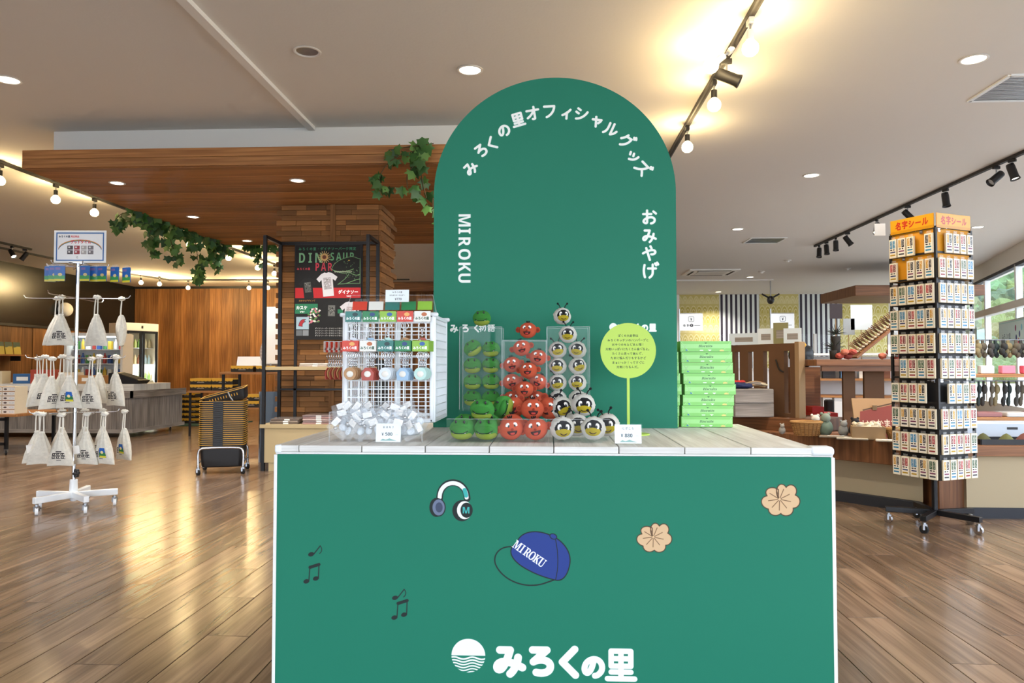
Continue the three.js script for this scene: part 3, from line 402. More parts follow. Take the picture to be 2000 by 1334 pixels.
{
  const a = thing('round_pick_sign', 'round lime green text sign on a thin stem', 'sign', [0.27, CT, -2.5]);
  const t = canvasTex(512, 512, (c) => { c.fillStyle = '#b9d957'; c.fillRect(0, 0, 512, 512); ['ぼくの大好物は', 'みろくキッチンのハンバーグと', 'おやつのもみじまん頭!', '元気いっぱいにたくさん食べるよ。', 'たくさん走って遊んで、', 'たまに悩んだりもするけど', 'まぁいっか!ってすぐに', '元気になるんだ。'].forEach((s, i) => jtext(c, s, 256, 116 + i * 42, 27, 12, '#2f4a22', s.length > 14 ? 0.98 : 1.02)); });
  mesh('disc', new THREE.CylinderGeometry(0.093, 0.093, 0.005, 48).rotateX(Math.PI / 2).translate(0, 0.282, 0), flat(0xb9d957, 0.5), a); mesh('print', new THREE.CircleGeometry(0.092, 48).translate(0, 0.282, 0.003), print(t, 0.5), a);
  mesh('stem', box(0.009, 0.19, 0.004, 0, 0.097, 0), flat(0xb9d957, 0.5), a); mesh('foot', cyl(0.05, 0.05, 0.004, 0.02, 0.002, 0.0, 28), flat(0xb9d957, 0.5), a);
}
// ---------- white grid rack with key chains ----------
{
  const x0 = -0.655, x1 = -0.365, zf = -2.345, zb = -2.62, y0 = 0.8, y1 = 1.145, mx = (x0 + x1) / 2, mz = (zf + zb) / 2, w = x1 - x0, d = zf - zb, h = y1 - y0;
  const r = thing('grid_rack', 'white wire grid spinner rack on the counter', 'display rack', [mx, CT, mz]), Y = (y) => y - CT;
  mesh('base', lathe([[0, 0], [0.075, 0], [0.075, 0.012], [0.03, 0.03], [0.018, 0.055], [0, 0.055]], 24), M.plasticWhite, r);
  mesh('post', cyl(0.011, 0.011, h + 0.02, 0, Y((y0 + y1) / 2), 0, 12), M.plasticWhite, r);
  const panel = (W) => { const gs = []; for (const s of [-1, 1]) gs.push(rbox(0.013, h, 0.013, s * (W / 2 - 0.006), 0, 0, 0.004), rbox(W, 0.013, 0.013, 0, s * (h / 2 - 0.006), 0, 0.004)); return gs; };
  const wires = (W) => { const gs = []; const nx = Math.round(W / 0.024), ny = Math.round(h / 0.027); for (let i = 1; i < nx; i++) gs.push(box(0.0032, h - 0.012, 0.0032, -W / 2 + W * i / nx, 0, 0)); for (let j = 1; j < ny; j++) gs.push(box(W - 0.012, 0.0032, 0.0032, 0, -h / 2 + h * j / ny, 0.002)); return gs; };
  for (const [px, pz, ry, W] of [[0, d / 2, 0, w], [0, -d / 2, 0, w], [-w / 2, 0, Math.PI / 2, d], [w / 2, 0, Math.PI / 2, d]]) { const f = mesh('panel_frame', panel(W), M.plasticWhite, r); f.position.set(px, Y((y0 + y1) / 2), pz); f.rotation.y = ry; mesh('wire_grid', wires(W), M.plasticWhite, f); }
  mesh('top_frame', [rbox(w + 0.03, 0.014, 0.016, 0, Y(y1), d / 2, 0.006, 0, 2), rbox(w + 0.03, 0.014, 0.016, 0, Y(y1), -d / 2, 0.006, 0, 2)], M.plasticWhite, r);
  // topper: sloped clear holder with header cards
  const t = thing('acrylic_topper', 'clear slanted header holder on top of the white grid rack', 'holder', [mx, y1 + 0.007, zf - 0.03]);
  const sl = mesh('front_pane', extrude([[-0.15, 0], [0.15, 0], [0.135, 0.06], [-0.135, 0.06]], 0.003), M.acrylic, t); sl.rotation.x = -0.25; mesh('back_card', extrude([[-0.145, 0], [0.145, 0], [0.13, 0.052], [-0.13, 0.052]], 0.002), M.acrylic, t).position.set(0, 0, -0.05);
  mesh('rim', merge([rod([-0.135, 0.06, -0.013], [0.135, 0.06, -0.013], 0.0012), rod([-0.15, 0, 0.002], [-0.135, 0.06, -0.013], 0.0012), rod([0.15, 0, 0.002], [0.135, 0.06, -0.013], 0.0012)]), M.film, t);
  priceCard('price_card', 'white price card reading 770 above the grid rack', [-0.484, y1 + 0.038, zf + 0.001], 0.076, 0.04, (c, W, H) => { jtext(c, 'みろくの里', W / 2, H * 0.2, 22, 9, '#333'); jtext(c, 'まるまるキーホルダー', W / 2, H * 0.45, 17, 9, '#333'); ltext(c, '¥770', W * 0.55, H * 0.76, 'bold 34px sans-serif', '#333'); });
  // key chains
  const kinds = [['red', '#d8402a', '#f0b060', 0xb98a5a], ['white', '#f0efe6', '#c26b3a', 0xb04a3c], ['teal', '#2f7d74', '#173a3c', 0xdfe7ee], ['green', '#23844e', '#1c3f7a', 0x9fc0dc], ['lime', '#8fbf3c', '#2b5fa8', 0xbfe0d8]];
  const hookOf = (k) => ['first', 'second', 'third', 'fourth', 'fifth'][k];
  const protosK = kinds.map(([nm, bg, mark, charm], k) => {
    const t2 = canvasTex(128, 80, (c) => { c.fillStyle = bg; c.fillRect(0, 0, 128, 80); ell(c, 78, 24, 22, 15, mark); jtext(c, 'みろくの里', 62, 54, 26, 16, nm === 'white' ? '#3a5a44' : '#ffffff', 0.85); });
    const a = new THREE.Group(); mesh('header_card', box(0.052, 0.034, 0.001), flat(bg, 0.5), a); mesh('print', face(0.051, 0.033, 0, 0, 0.0007), print(t2, 0.4), a);
    mesh('ring', new THREE.TorusGeometry(0.011, 0.0014, 6, 18).translate(0, -0.03, 0.001), M.chrome, a); mesh('chain', merge([0, 1, 2].map((i) => new THREE.TorusGeometry(0.004, 0.0012, 5, 10).scale(0.7, 1.2, 1).rotateY(i * 1.2).translate(0, -0.045 - i * 0.008, 0.001))), M.chrome, a);
    const ch = mesh('charm', k % 2 ? extrude([[-0.018, -0.02], [0.018, -0.02], [0.021, 0.004], [0.008, 0.02], [-0.008, 0.02], [-0.021, 0.004]], 0.004, 0.001).translate(0, -0.088, 0.001) : new THREE.CylinderGeometry(0.02, 0.02, 0.004, 20).rotateX(Math.PI / 2).translate(0, -0.087, 0.001), flat(charm, 0.4), a);
    mesh('charm_face', sph(0.011, 0, -0.088, 0.003, 1, 0.9, 0.25), flat(0xf0ece2, 0.5), ch); return a;
  });
  const put = (src, pos, turn, lab) => { const c = src.clone(); c.name = numbered('key_chain'); c.userData = { label: lab, category: 'key chain', group: 'key chains on the white grid rack' }; c.position.set(...pos); c.rotation.y = turn; scene.add(c); };
  for (let k = 0; k < 5; k++) {
    const x = x0 + 0.035 + k * 0.0555;
    const hk = mesh('hook', [rod([x - mx, Y(1.062), d / 2], [x - mx, Y(1.062), d / 2 + 0.065], 0.0015), rod([x - mx, Y(1.062), d / 2 + 0.065], [x - mx, Y(1.07), d / 2 + 0.07], 0.0015)], M.chrome, r);
    for (let i = 0; i < 4; i++) put(protosK[k], [x + i * 0.003, 1.043, zf + 0.056 - i * 0.013], rnd(-0.15, 0.15), `${kinds[k][0]}-carded key chain, ${ORD[i]} from the front on the ${hookOf(k)} hook`);
    const hc = mesh('header_tag', box(0.048, 0.03, 0.001), flat(kinds[k][1], 0.4), t); hc.position.set(-0.108 + k * 0.054, 0.026, -0.02); hc.rotation.x = -0.25;
    put(protosK[(k + 2) % 5], [x, 1.138, zf + 0.022], 0, `${kinds[(k + 2) % 5][0]}-carded key chain hanging ${hookOf(k)} along the rack's upper edge`);
  }
  for (let i = 0; i < 8; i++) put(protosK[(i % 2) * 1], [x0 - 0.02 - i * 0.0085, 1.043, -2.43 - 0.002 * i], 1.15, `key chain hanging ${ORD[i]} on the hook at the rack's left side`);
  mesh('hook', rod([-w / 2, Y(1.062), 0.05], [-w / 2 - 0.095, Y(1.062), 0.045], 0.0015), M.chrome, r);
}
{ // clear bin of packets
  const a = thing('acrylic_bin', 'clear acrylic bin heaped with small clear packets', 'bin', [-0.522, CT, -2.27]), w = 0.284, h = 0.09, d = 0.1;
  mesh('floor_pane', box(w, 0.002, d, 0, 0.001, 0), M.acrylic, a); mesh('front_pane', box(w, h, 0.002, 0, h / 2, d / 2), M.acrylic, a); mesh('back_pane', box(w, h, 0.002, 0, h / 2, -d / 2), M.acrylic, a); for (const s of [-1, 1]) mesh('side_pane', box(0.002, h, d, s * w / 2, h / 2, 0), M.acrylic, a);
  mesh('rim', merge([box(w, 0.0025, 0.003, 0, h, d / 2), box(w, 0.0025, 0.003, 0, h, -d / 2), box(0.003, h, 0.003, -w / 2, h / 2, d / 2), box(0.003, h, 0.003, w / 2, h / 2, d / 2)]), M.film, a);
  const bag = new THREE.Group(), g = new THREE.PlaneGeometry(0.055, 0.07, 8, 10), p = g.attributes.position; for (let i = 0; i < p.count; i++) p.setZ(i, 0.008 * (vnoise(p.getX(i) * 90 + 20, p.getY(i) * 90 + 20, 99, 99, 4) - 0.5)); g.computeVertexNormals();
  const g2 = g.clone(); { const q = g2.attributes.position; for (let i = 0; i < q.count; i++) { const e = Math.max(0, 1 - Math.abs(q.getX(i)) / 0.027) * Math.max(0, 1 - Math.abs(q.getY(i)) / 0.034); q.setZ(i, q.getZ(i) + 0.016 * Math.sqrt(e)); } g2.computeVertexNormals(); }
  mesh('wrapper', merge([g, g2]), M.film, bag); mesh('charm', sph(0.011, 0.004, -0.008, 0.006, 1, 1.2, 0.5), flat(0xd9dfe4, 0.5), bag); mesh('bell', sph(0.006, -0.012, 0.008, 0.006), M.chrome, bag); mesh('label', box(0.028, 0.018, 0.0008, 0.004, 0.02, 0.008), M.paper, bag);
  for (let i = 0; i < 26; i++) { const c = bag.clone(); c.name = numbered('clear_packet'); c.userData = { label: 'small clear packet with a bell and charm in the heaped bin', category: 'packet', group: 'packets heaped in the clear bin' }; const ly = Math.floor(i / 9); c.position.set(-0.522 - 0.115 + (i % 9) * 0.0285 + rnd(-0.008, 0.008), CT + 0.036 + ly * 0.024 + rnd(0.006), -2.27 + 0.026 - ly * 0.02 + rnd(-0.006, 0.006)); c.rotation.set(rnd(-0.7, 0.3), rnd(-0.5, 0.5), rnd(-1.1, 1.1)); scene.add(c); }
}
{ // green wrapped boxes beside the board
  const t = canvasTex(512, 110, (c, W, H) => {
    c.fillStyle = '#86cf6a'; c.fillRect(0, 0, W, H); c.fillStyle = '#a4e08c'; c.fillRect(0, 30, W, 46); ltext(c, 'Biscuits', W / 2 - 6, 52, 'italic bold 36px serif', '#1f4a2a'); poly(c, [[W / 2 - 14, 14], [W / 2 + 14, 14], [W / 2, 26]], '#1f4a2a');
    ell(c, 60, 96, 12, 8, '#3f7fae'); c.fillStyle = '#eef6ea'; c.fillRect(W * 0.38, 94, 36, 10); poly(c, [[W * 0.54, 92], [W * 0.54 + 40, 92], [W * 0.54 + 20, 108]], '#f4faf0'); ell(c, W * 0.82, 104, 24, 14, '#e3d77c'); });
  const W = 0.19, H = 0.0405, D = 0.13, m = flat(0x86cf6a, 0.35), side = box(W, H - 0.001, D), pr = print(t, 0.35);
  const foldM = flat(0xc8f0b4, 0.25), seams = [rod([-W / 2 + 0.002, H / 2 - 0.003, D / 2], [-W / 2 + 0.03, -H / 2 + 0.003, D / 2 + 0.001], 0.0009, 5), rod([-W / 2 + 0.006, -H / 2 + 0.004, D / 2], [-W / 2 + 0.022, 0.004, D / 2 + 0.001], 0.0008, 5), rod([W / 2 - 0.002, H / 2 - 0.003, D / 2], [W / 2 - 0.03, -H / 2 + 0.006, D / 2 + 0.001], 0.0009, 5)];
  const offs = [0.0065, 0.003, 0, -0.004, -0.009, -0.0025, 0.0005, 0.003];
  for (const [sx, lab] of [[0.597, 'front stack of green wrapped boxes'], [0.395, 'stack half hidden behind the arched board']]) for (let i = 0; i < 8; i++) {
    const b = thing('wrapped_box', `lime green wrapped sweets box, ${ORD[i]} from the bottom, ${lab}`, 'box', [sx + offs[7 - i] * -1 + 0.004, CT + 0.0005 + (i + 0.5) * H, -2.875 + rnd(-0.003, 0.003)], rnd(-0.02, 0.02), 'green wrapped boxes on the counter');
    mesh('carton', side, m, b); mesh('print', face(W - 0.003, H - 0.003, 0, 0, D / 2 + 0.0004), pr, b); for (const sg of seams) mesh('wrap_fold', sg, foldM, b);
  }
}
// ================= left side of the shop =================
function caster(parent, x, z, r = 0.03, matW = M.rubber, y = 0) {
  const c = mesh('caster', merge([new THREE.CylinderGeometry(r, r, r * 0.7, 16).rotateZ(Math.PI / 2).rotateY(0.6).translate(x, y + r, z)]), matW, parent);
  mesh('caster_fork', [cyl(r * 0.45, r * 0.45, r * 0.7, x, y + r * 2.25, z, 10), box(r * 1.0, r * 1.3, r * 1.1, x, y + r * 1.55, z)], M.steel, c); return c;
}
{ // drawstring bag stand
  const px = -3.26, pz = -4.95, s = thing('bag_stand', 'chrome pole display stand on a white five-legged caster base', 'display stand', [px, 0, pz]);
  mesh('pole', [cyl(0.0125, 0.0125, 1.55, 0, 0.915, 0, 14)], M.chrome, s); mesh('socket', cyl(0.024, 0.028, 0.1, 0, 0.15, 0, 14), M.plasticWhite, s); mesh('hub', lathe([[0, 0.05], [0.02, 0.055], [0.03, 0.09], [0.03, 0.12], [0, 0.12]], 16), M.plasticWhite, s);
  const kn = []; for (let i = 0; i < 6; i++) kn.push(sph(0.012, 0.03 + 0.0, 0.245 + 0.02 * Math.sin(i * 1.047), 0.018 + 0.02 * Math.cos(i * 1.047))); mesh('knob', [...kn, sph(0.02, 0.03, 0.245, 0.018)], M.black, s);
  for (let i = 0; i < 5; i++) { const a = 0.55 + i * Math.PI * 2 / 5, l = 0.27, g = rbox(l, 0.042, 0.034, l / 2, 0.097, 0, 0.004); mesh('leg', g, M.plasticWhite, s).rotation.y = a; caster(s, Math.cos(a) * (l - 0.02), -Math.sin(a) * (l - 0.02), 0.027, M.plasticWhite); }
  for (const [y, rr, n, o] of [[1.45, 0.36, 4, 0.1], [1.035, 0.31, 6, 0.3], [0.66, 0.27, 6, 0.5], [1.67, 0.2, 6, 0.2]]) for (let i = 0; i < n; i++) { const a = o + i * Math.PI * 2 / n, c = Math.cos(a), q = -Math.sin(a); mesh('arm', tube([[0.01 * c, y, 0.01 * q], [rr * 0.9 * c, y, rr * 0.9 * q], [rr * 0.97 * c, y + 0.004, rr * 0.97 * q], [rr * c, y + 0.02, rr * q]], 0.0035, 6), M.chrome, s); }
  mesh('crown_plate', cyl(0.06, 0.06, 0.006, 0, 1.69, 0, 20), M.chrome, s);
  // title card above
  const t = canvasTex(512, 320, (c, W, H) => { c.fillStyle = '#f4f5f6'; c.fillRect(0, 0, W, H); c.strokeStyle = '#3d6fae'; c.lineWidth = 12; c.strokeRect(24, 22, W - 48, H - 44); jtext(c, 'みろくの里', 100, 56, 24, 15, '#22304a', 0.95); jtext(c, '限定商品', 204, 57, 22, 12, '#d0343c', 0.95);
    c.lineWidth = 4; ['#c8402e', '#e0a83a', '#5a8a4a', '#3a5fa0'].forEach((q, i) => { c.strokeStyle = q; c.beginPath(); c.ellipse(256, 190 + i * 4, 215, 100, 0, Math.PI * 1.04, Math.PI * 1.96); c.stroke(); }); jtext(c, 'グッドタイム', 262, 112, 36, 15, '#cf2f3a', 0.95);
    for (let i = 0; i < 8; i++) { const x = 130 + (i % 4) * 68, y = 150 + Math.floor(i / 4) * 46; c.fillStyle = ['#50484c', '#7a7478', '#b0a8a4', '#a23a40'][(i * 3) % 4]; c.fillRect(x, y, 56, 40); c.fillStyle = '#e8e4e0'; c.fillRect(x + 10, y + 8, 18, 16); } jtext(c, 'こちら', 256, 266, 26, 13, '#3a3438'); });
  const k = thing('title_card', 'white title card with blue border above the bag stand', 'sign', [px + 0.02, 1.695, pz + 0.01], 0.06); mesh('card', rbox(0.36, 0.225, 0.004, 0, 0.1125, 0, 0.001), M.paper, k); mesh('print', face(0.355, 0.22, 0, 0.1125, 0.0025), print(t, 0.4), k); mesh('clip', [box(0.012, 0.03, 0.012, -0.1, 0.01, -0.004), box(0.012, 0.03, 0.012, 0.1, 0.01, -0.004)], M.acrylic, k);
  // bags
  const fabric = (kind) => canvasTex(512, 256, (c, W, H) => {
    for (let y = 0; y < H; y += 2) for (let x = 0; x < W; x += 2) { const v = 218 + 22 * (hash(x, y, 3) - 0.5) + 16 * (vnoise(x / 20, y / 14, 999, 999, 8) - 0.5); c.fillStyle = `rgb(${v | 0},${(v - 4) | 0},${(v - 16) | 0})`; c.fillRect(x, y, 2, 2); }
    if (kind === 'plain') return; c.save(); c.translate(128, 176); const dk = '#2e2c30';
    for (let i = 0; i < 6; i++) { c.fillStyle = dk; c.fillRect(-48 + (i % 3) * 33, -24 + Math.floor(i / 3) * 26, 29, 22); c.fillStyle = '#cfc9bd'; c.fillRect(-42 + (i % 3) * 33, -18 + Math.floor(i / 3) * 26, 8, 9); ell(c, -24 + (i % 3) * 33, -12 + Math.floor(i / 3) * 26, 5, 6, '#e2ddd2'); }
    c.fillStyle = dk; c.fillRect(-24, -38, 52, 9); c.fillRect(-14, 34, 30, 5);
    if (kind === 'tag') { c.fillStyle = '#2560b8'; c.fillRect(-8, -52, 52, 40); c.fillStyle = '#2f7a46'; c.fillRect(-8, -14, 52, 26); c.fillStyle = '#d7cf3a'; c.fillRect(-8, 12, 52, 16); ell(c, 16, -16, 12, 12, '#e8d9a0'); } c.restore();
  });
  const mats = ['plain', 'print', 'tag'].map((q) => std({ map: fabric(q), roughness: 0.95 }));
  const bodyG = (() => { const nu = 32, nv = 14, pos = [], uv = [], idx = []; for (let j = 0; j <= nv; j++) { const t2 = j / nv, w = 0.088 * (1 - 0.85 * Math.pow(t2, 1.3)), th = 0.03 * Math.pow(Math.sin(Math.PI * (0.08 + 0.84 * t2)), 0.7) + 0.004, y = t2 * 0.205; for (let i = 0; i <= nu; i++) { const a = Math.PI * 2 * i / nu, fold = 1 + 0.16 * t2 * Math.sin(a * 9) + 0.05 * (vnoise(i, j, 32, 99, 2) - 0.5); pos.push(-Math.cos(a) * w * fold, y - 0.006 * Math.abs(Math.cos(a)) * (1 - t2), Math.sin(a) * th * fold); uv.push(i / nu, t2); } } for (let j = 0; j < nv; j++) for (let i = 0; i < nu; i++) { const a = j * (nu + 1) + i; idx.push(a, a + 1, a + nu + 1, a + 1, a + nu + 2, a + nu + 1); } const g = new THREE.BufferGeometry(); g.setAttribute('position', new THREE.Float32BufferAttribute(pos, 3)); g.setAttribute('uv', new THREE.Float32BufferAttribute(uv, 2)); g.setIndex(idx); g.computeVertexNormals(); return g; })();
  const cord = flat(0xe9e6dc, 0.95), cordG = merge([tube([[-0.012, 0.2, 0.006], [-0.011, 0.26, 0.004], [-0.008, 0.325, 0]], 0.0042, 6), tube([[0.012, 0.2, 0.006], [0.011, 0.26, 0.004], [0.008, 0.325, 0]], 0.0042, 6)]), knotG = wobbly(0.018, 1.5, 0.8, 1.1, 0.7, 6, 7).translate(0, 0.328, 0), neckG = wobbly(0.016, 1.1, 0.6, 0.9, 0.3, 6, 8).translate(0, 0.205, 0);
  const bag = (kind, pos, turn, label) => { const b = thing('drawstring_bag', label, 'bag', pos, turn, 'drawstring bags on the chrome stand'); const bd = mesh('body', bodyG, mats[kind], b); mesh('gathered_neck', neckG, cord, bd); mesh('cord', cordG, cord, b); mesh('knot', knotG, cord, b); return b; };
  const tags = (b) => { const q = mesh('price_tag', box(0.045, 0.055, 0.001, -0.03, 0.1, 0.034), M.paper, b); q.rotation.z = 0.15; };
  bag(1, [-3.47, 1.13, -5.05], 0.5, 'printed cream bag behind another, top tier left of the pole'); bag(1, [-3.34, 1.125, -4.9], 0.25, 'printed cream bag in front, top tier left of the pole');
  bag(0, [-3.07, 1.12, -4.87], -0.1, 'plain cream bag, top tier right of the pole'); bag(0, [-2.99, 1.125, -5.03], -1.1, 'slim side-on cream bag, top tier at the right');
  const B = [[-3.545, -4.97, 0.705, 1.35, 0, 'slim side-on cream bag, middle tier at the far left'], [-3.42, -4.86, 0.715, 0.7, 2, 'cream bag with blue print, middle tier second from left'], [-3.3, -4.76, 0.7, 1.2, 1, 'side-on printed bag hanging lowest left, middle tier'], [-3.46, -5.1, 0.72, 0.3, 0, 'plain bag at the back left, middle tier'], [-3.19, -4.78, 0.705, 0.1, 2, 'bag with blue and yellow print, middle tier before the pole'], [-3.2, -5.12, 0.72, -0.3, 0, 'plain bag behind the pole, middle tier'], [-3.055, -4.8, 0.7, -0.1, 1, 'printed bag right of the pole, middle tier front'], [-3.08, -5.12, 0.72, -0.8, 0, 'plain bag at the back right, middle tier'], [-2.985, -4.97, 0.71, -0.35, 1, 'printed bag at the right end, middle tier']];
  for (const [x, z, y, t2, kk, l] of B) bag(kk, [x, y, z], t2, l);
  const C = [[-3.505, -4.92, 0.325, 0.8, 0, 'plain bag with hanging tag, bottom tier at the far left'], [-3.38, -4.79, 0.33, 0.35, 0, 'plain bag, bottom tier second from left'], [-3.44, -5.08, 0.335, 0.3, 0, 'plain bag tucked behind, bottom tier left'], [-3.2, -4.72, 0.33, 0.1, 1, 'printed bag, bottom tier front and centre'], [-3.3, -5.12, 0.335, 0.1, 0, 'plain bag tucked behind the pole, bottom tier'], [-3.08, -4.8, 0.33, -0.05, 1, 'printed bag with white tag, bottom tier right of the pole'], [-3.18, -5.14, 0.335, -0.2, 1, 'printed bag at the back, bottom tier'], [-2.97, -4.82, 0.33, -0.2, 2, 'bag with blue and yellow print, bottom tier right'], [-2.95, -5.02, 0.335, -0.5, 2, 'bag half hidden at the right end, bottom tier']];
  C.forEach(([x, z, y, t2, kk, l], i) => { const b = bag(kk, [x, y, z], t2, l); if (i === 0 || i === 5) tags(b); });
  // small packs on the crown hooks
  const pk = canvasTex(128, 192, (c) => { c.fillStyle = '#2a66b4'; c.fillRect(0, 0, 128, 192); c.fillStyle = '#7c6aa6'; c.fillRect(12, 20, 60, 30); c.fillStyle = '#3f9a58'; c.fillRect(0, 120, 128, 46); c.fillStyle = '#d4c93a'; c.fillRect(0, 166, 128, 26); ell(c, 70, 110, 26, 20, '#d9c48a'); }), pm = print(pk, 0.3);
  const P8 = [[-3.395, -4.86, 0.5, 'leftmost'], [-3.345, -4.83, 0.35, 'second from left'], [-3.3, -4.82, 0.2, 'third from left'], [-3.13, -4.83, 0, 'just right of the pole'], [-3.09, -4.87, 0.1, 'behind and right of the pole'], [-3.03, -4.86, -0.1, 'third from right'], [-2.965, -4.9, -0.2, 'second from right'], [-2.9, -4.93, -0.25, 'rightmost']];
  for (const [x, z, t2, l] of P8) { const b = thing('blue_pack', `small blue picture packet hanging ${l} under the title card`, 'packet', [x, 1.555, z], t2, 'blue packets on the bag stand'); mesh('packet', rbox(0.068, 0.105, 0.008, 0, 0.052, 0, 0.003), flat(0x2a5fa8, 0.4), b); mesh('print', face(0.066, 0.103, 0, 0.052, 0.0045), pm, b); mesh('hang_tab', box(0.05, 0.014, 0.002, 0, 0.111, 0), M.film, b); }
}
{ // shopping baskets
  const o = [-3.0, 0, -6.72], turn = 0.28, w = 0.4, d = 0.3;
  const rr = (W, D, r) => { const s = new THREE.Shape(), x = W / 2, y = D / 2; s.moveTo(-x + r, -y); s.lineTo(x - r, -y); s.quadraticCurveTo(x, -y, x, -y + r); s.lineTo(x, y - r); s.quadraticCurveTo(x, y, x - r, y); s.lineTo(-x + r, y); s.quadraticCurveTo(-x, y, -x, y - r); s.lineTo(-x, -y + r); s.quadraticCurveTo(-x, -y, -x + r, -y); return s; };
  const ring = (W, D, r, th, h) => { const s = rr(W, D, r); s.holes.push(rr(W - 2 * th, D - 2 * th, r)); return new THREE.ExtrudeGeometry(s, { depth: h, bevelEnabled: false, curveSegments: 6 }).rotateX(-Math.PI / 2); };
  const rimG = ring(w, d, 0.05, 0.012, 0.006), lipG = ring(w - 0.012, d - 0.012, 0.045, 0.004, 0.0185).translate(0, -0.0185, 0), plateG = [rbox(0.085, 0.0185, 0.006, -0.03, -0.005, d / 2 + 0.002, 0.002)];
  const bodyG = (() => { const top = rr(w - 0.014, d - 0.014, 0.045).getPoints(6), n = top.length, pos = [], idx = []; for (const [y, k] of [[0, 1], [-0.11, 0.95], [-0.19, 0.9], [-0.2, 0.86], [-0.2, 0]]) for (const p of top) pos.push(p.x * k, y, p.y * k); for (let j = 0; j < 4; j++) for (let i = 0; i < n - 1; i++) { const a = j * n + i; idx.push(a, a + n, a + 1, a + 1, a + n, a + n + 1); } const g = new THREE.BufferGeometry(); g.setAttribute('position', new THREE.Float32BufferAttribute(pos, 3)); g.setIndex(idx); g.computeVertexNormals(); return g; })();
  const rimM = flat(0xb98a2c, 0.5), N = 22;
  const rack = thing('basket_trolley', 'chrome tube trolley on casters under the shopping baskets', 'trolley', o, turn), T = 0.011;
  for (const z of [0.17, -0.17]) mesh('tube_frame', tube([[-0.19, 0.05, z], [-0.19, 0.2, z], [-0.175, 0.232, z], [-0.14, 0.24, z], [0.14, 0.24, z], [0.175, 0.232, z], [0.19, 0.2, z], [0.19, 0.05, z]], T, 8), M.chrome, rack);
  mesh('cross_bar', [rod([-0.19, 0.11, -0.17], [-0.19, 0.11, 0.17], 0.008), rod([0.19, 0.11, -0.17], [0.19, 0.11, 0.17], 0.008), rod([-0.19, 0.06, 0], [0.19, 0.06, 0], 0.008)], M.steel, rack);
  for (const x of [-0.19, 0.19]) for (const z of [-0.17, 0.17]) caster(rack, x, z, 0.028, M.rubber);
  for (let i = 0; i < N; i++) {
    const b = thing('shopping_basket', i === 0 ? 'black shopping basket at the bottom of the stack in the trolley' : `black shopping basket with ochre rim, ${ORD[Math.min(i, 23)]} from the bottom of the stack`, 'basket', [o[0], 0.262 + i * 0.0188, o[2]], turn, 'stacked shopping baskets');
    mesh('body', i ? lipG : bodyG, M.black, b); mesh('rim', rimG, rimM, b); mesh('handle_plate', plateG[0], M.black, b);
    if (!i) { const t = canvasTex(128, 48, (c) => { c.fillStyle = '#17171a'; c.fillRect(0, 0, 128, 48); ltext(c, 'vivid', 64, 24, 'italic bold 30px sans-serif', '#c9c9c4'); }); mesh('logo', face(0.07, 0.026, -0.01, -0.1, 0.142), print(t, 0.5), b).rotation.x = 0.06; }
  }
  const top = thing('shopping_basket', 'tilted black shopping basket lying on top of the stack', 'basket', [o[0], 0.262 + N * 0.0188 + 0.062, o[2] - 0.01], turn, 'stacked shopping baskets'); top.rotation.set(0.06, turn, 0.27, 'YXZ');
  mesh('body', bodyG.clone().scale(1, 0.5, 1), M.black, top); mesh('rim', rimG, rimM, top); for (let i = 0; i < 11; i++) mesh('slot', box(0.006, 0.022, 0.002, -0.12 + i * 0.024, -0.035, 0.143), flat(0xcf9a33, 0.6), top); mesh('handle', tube([[0.05, 0, 0.155], [0.06, -0.05, 0.165], [0.07, -0.085, 0.16]], 0.008, 8), M.steel, top);
}
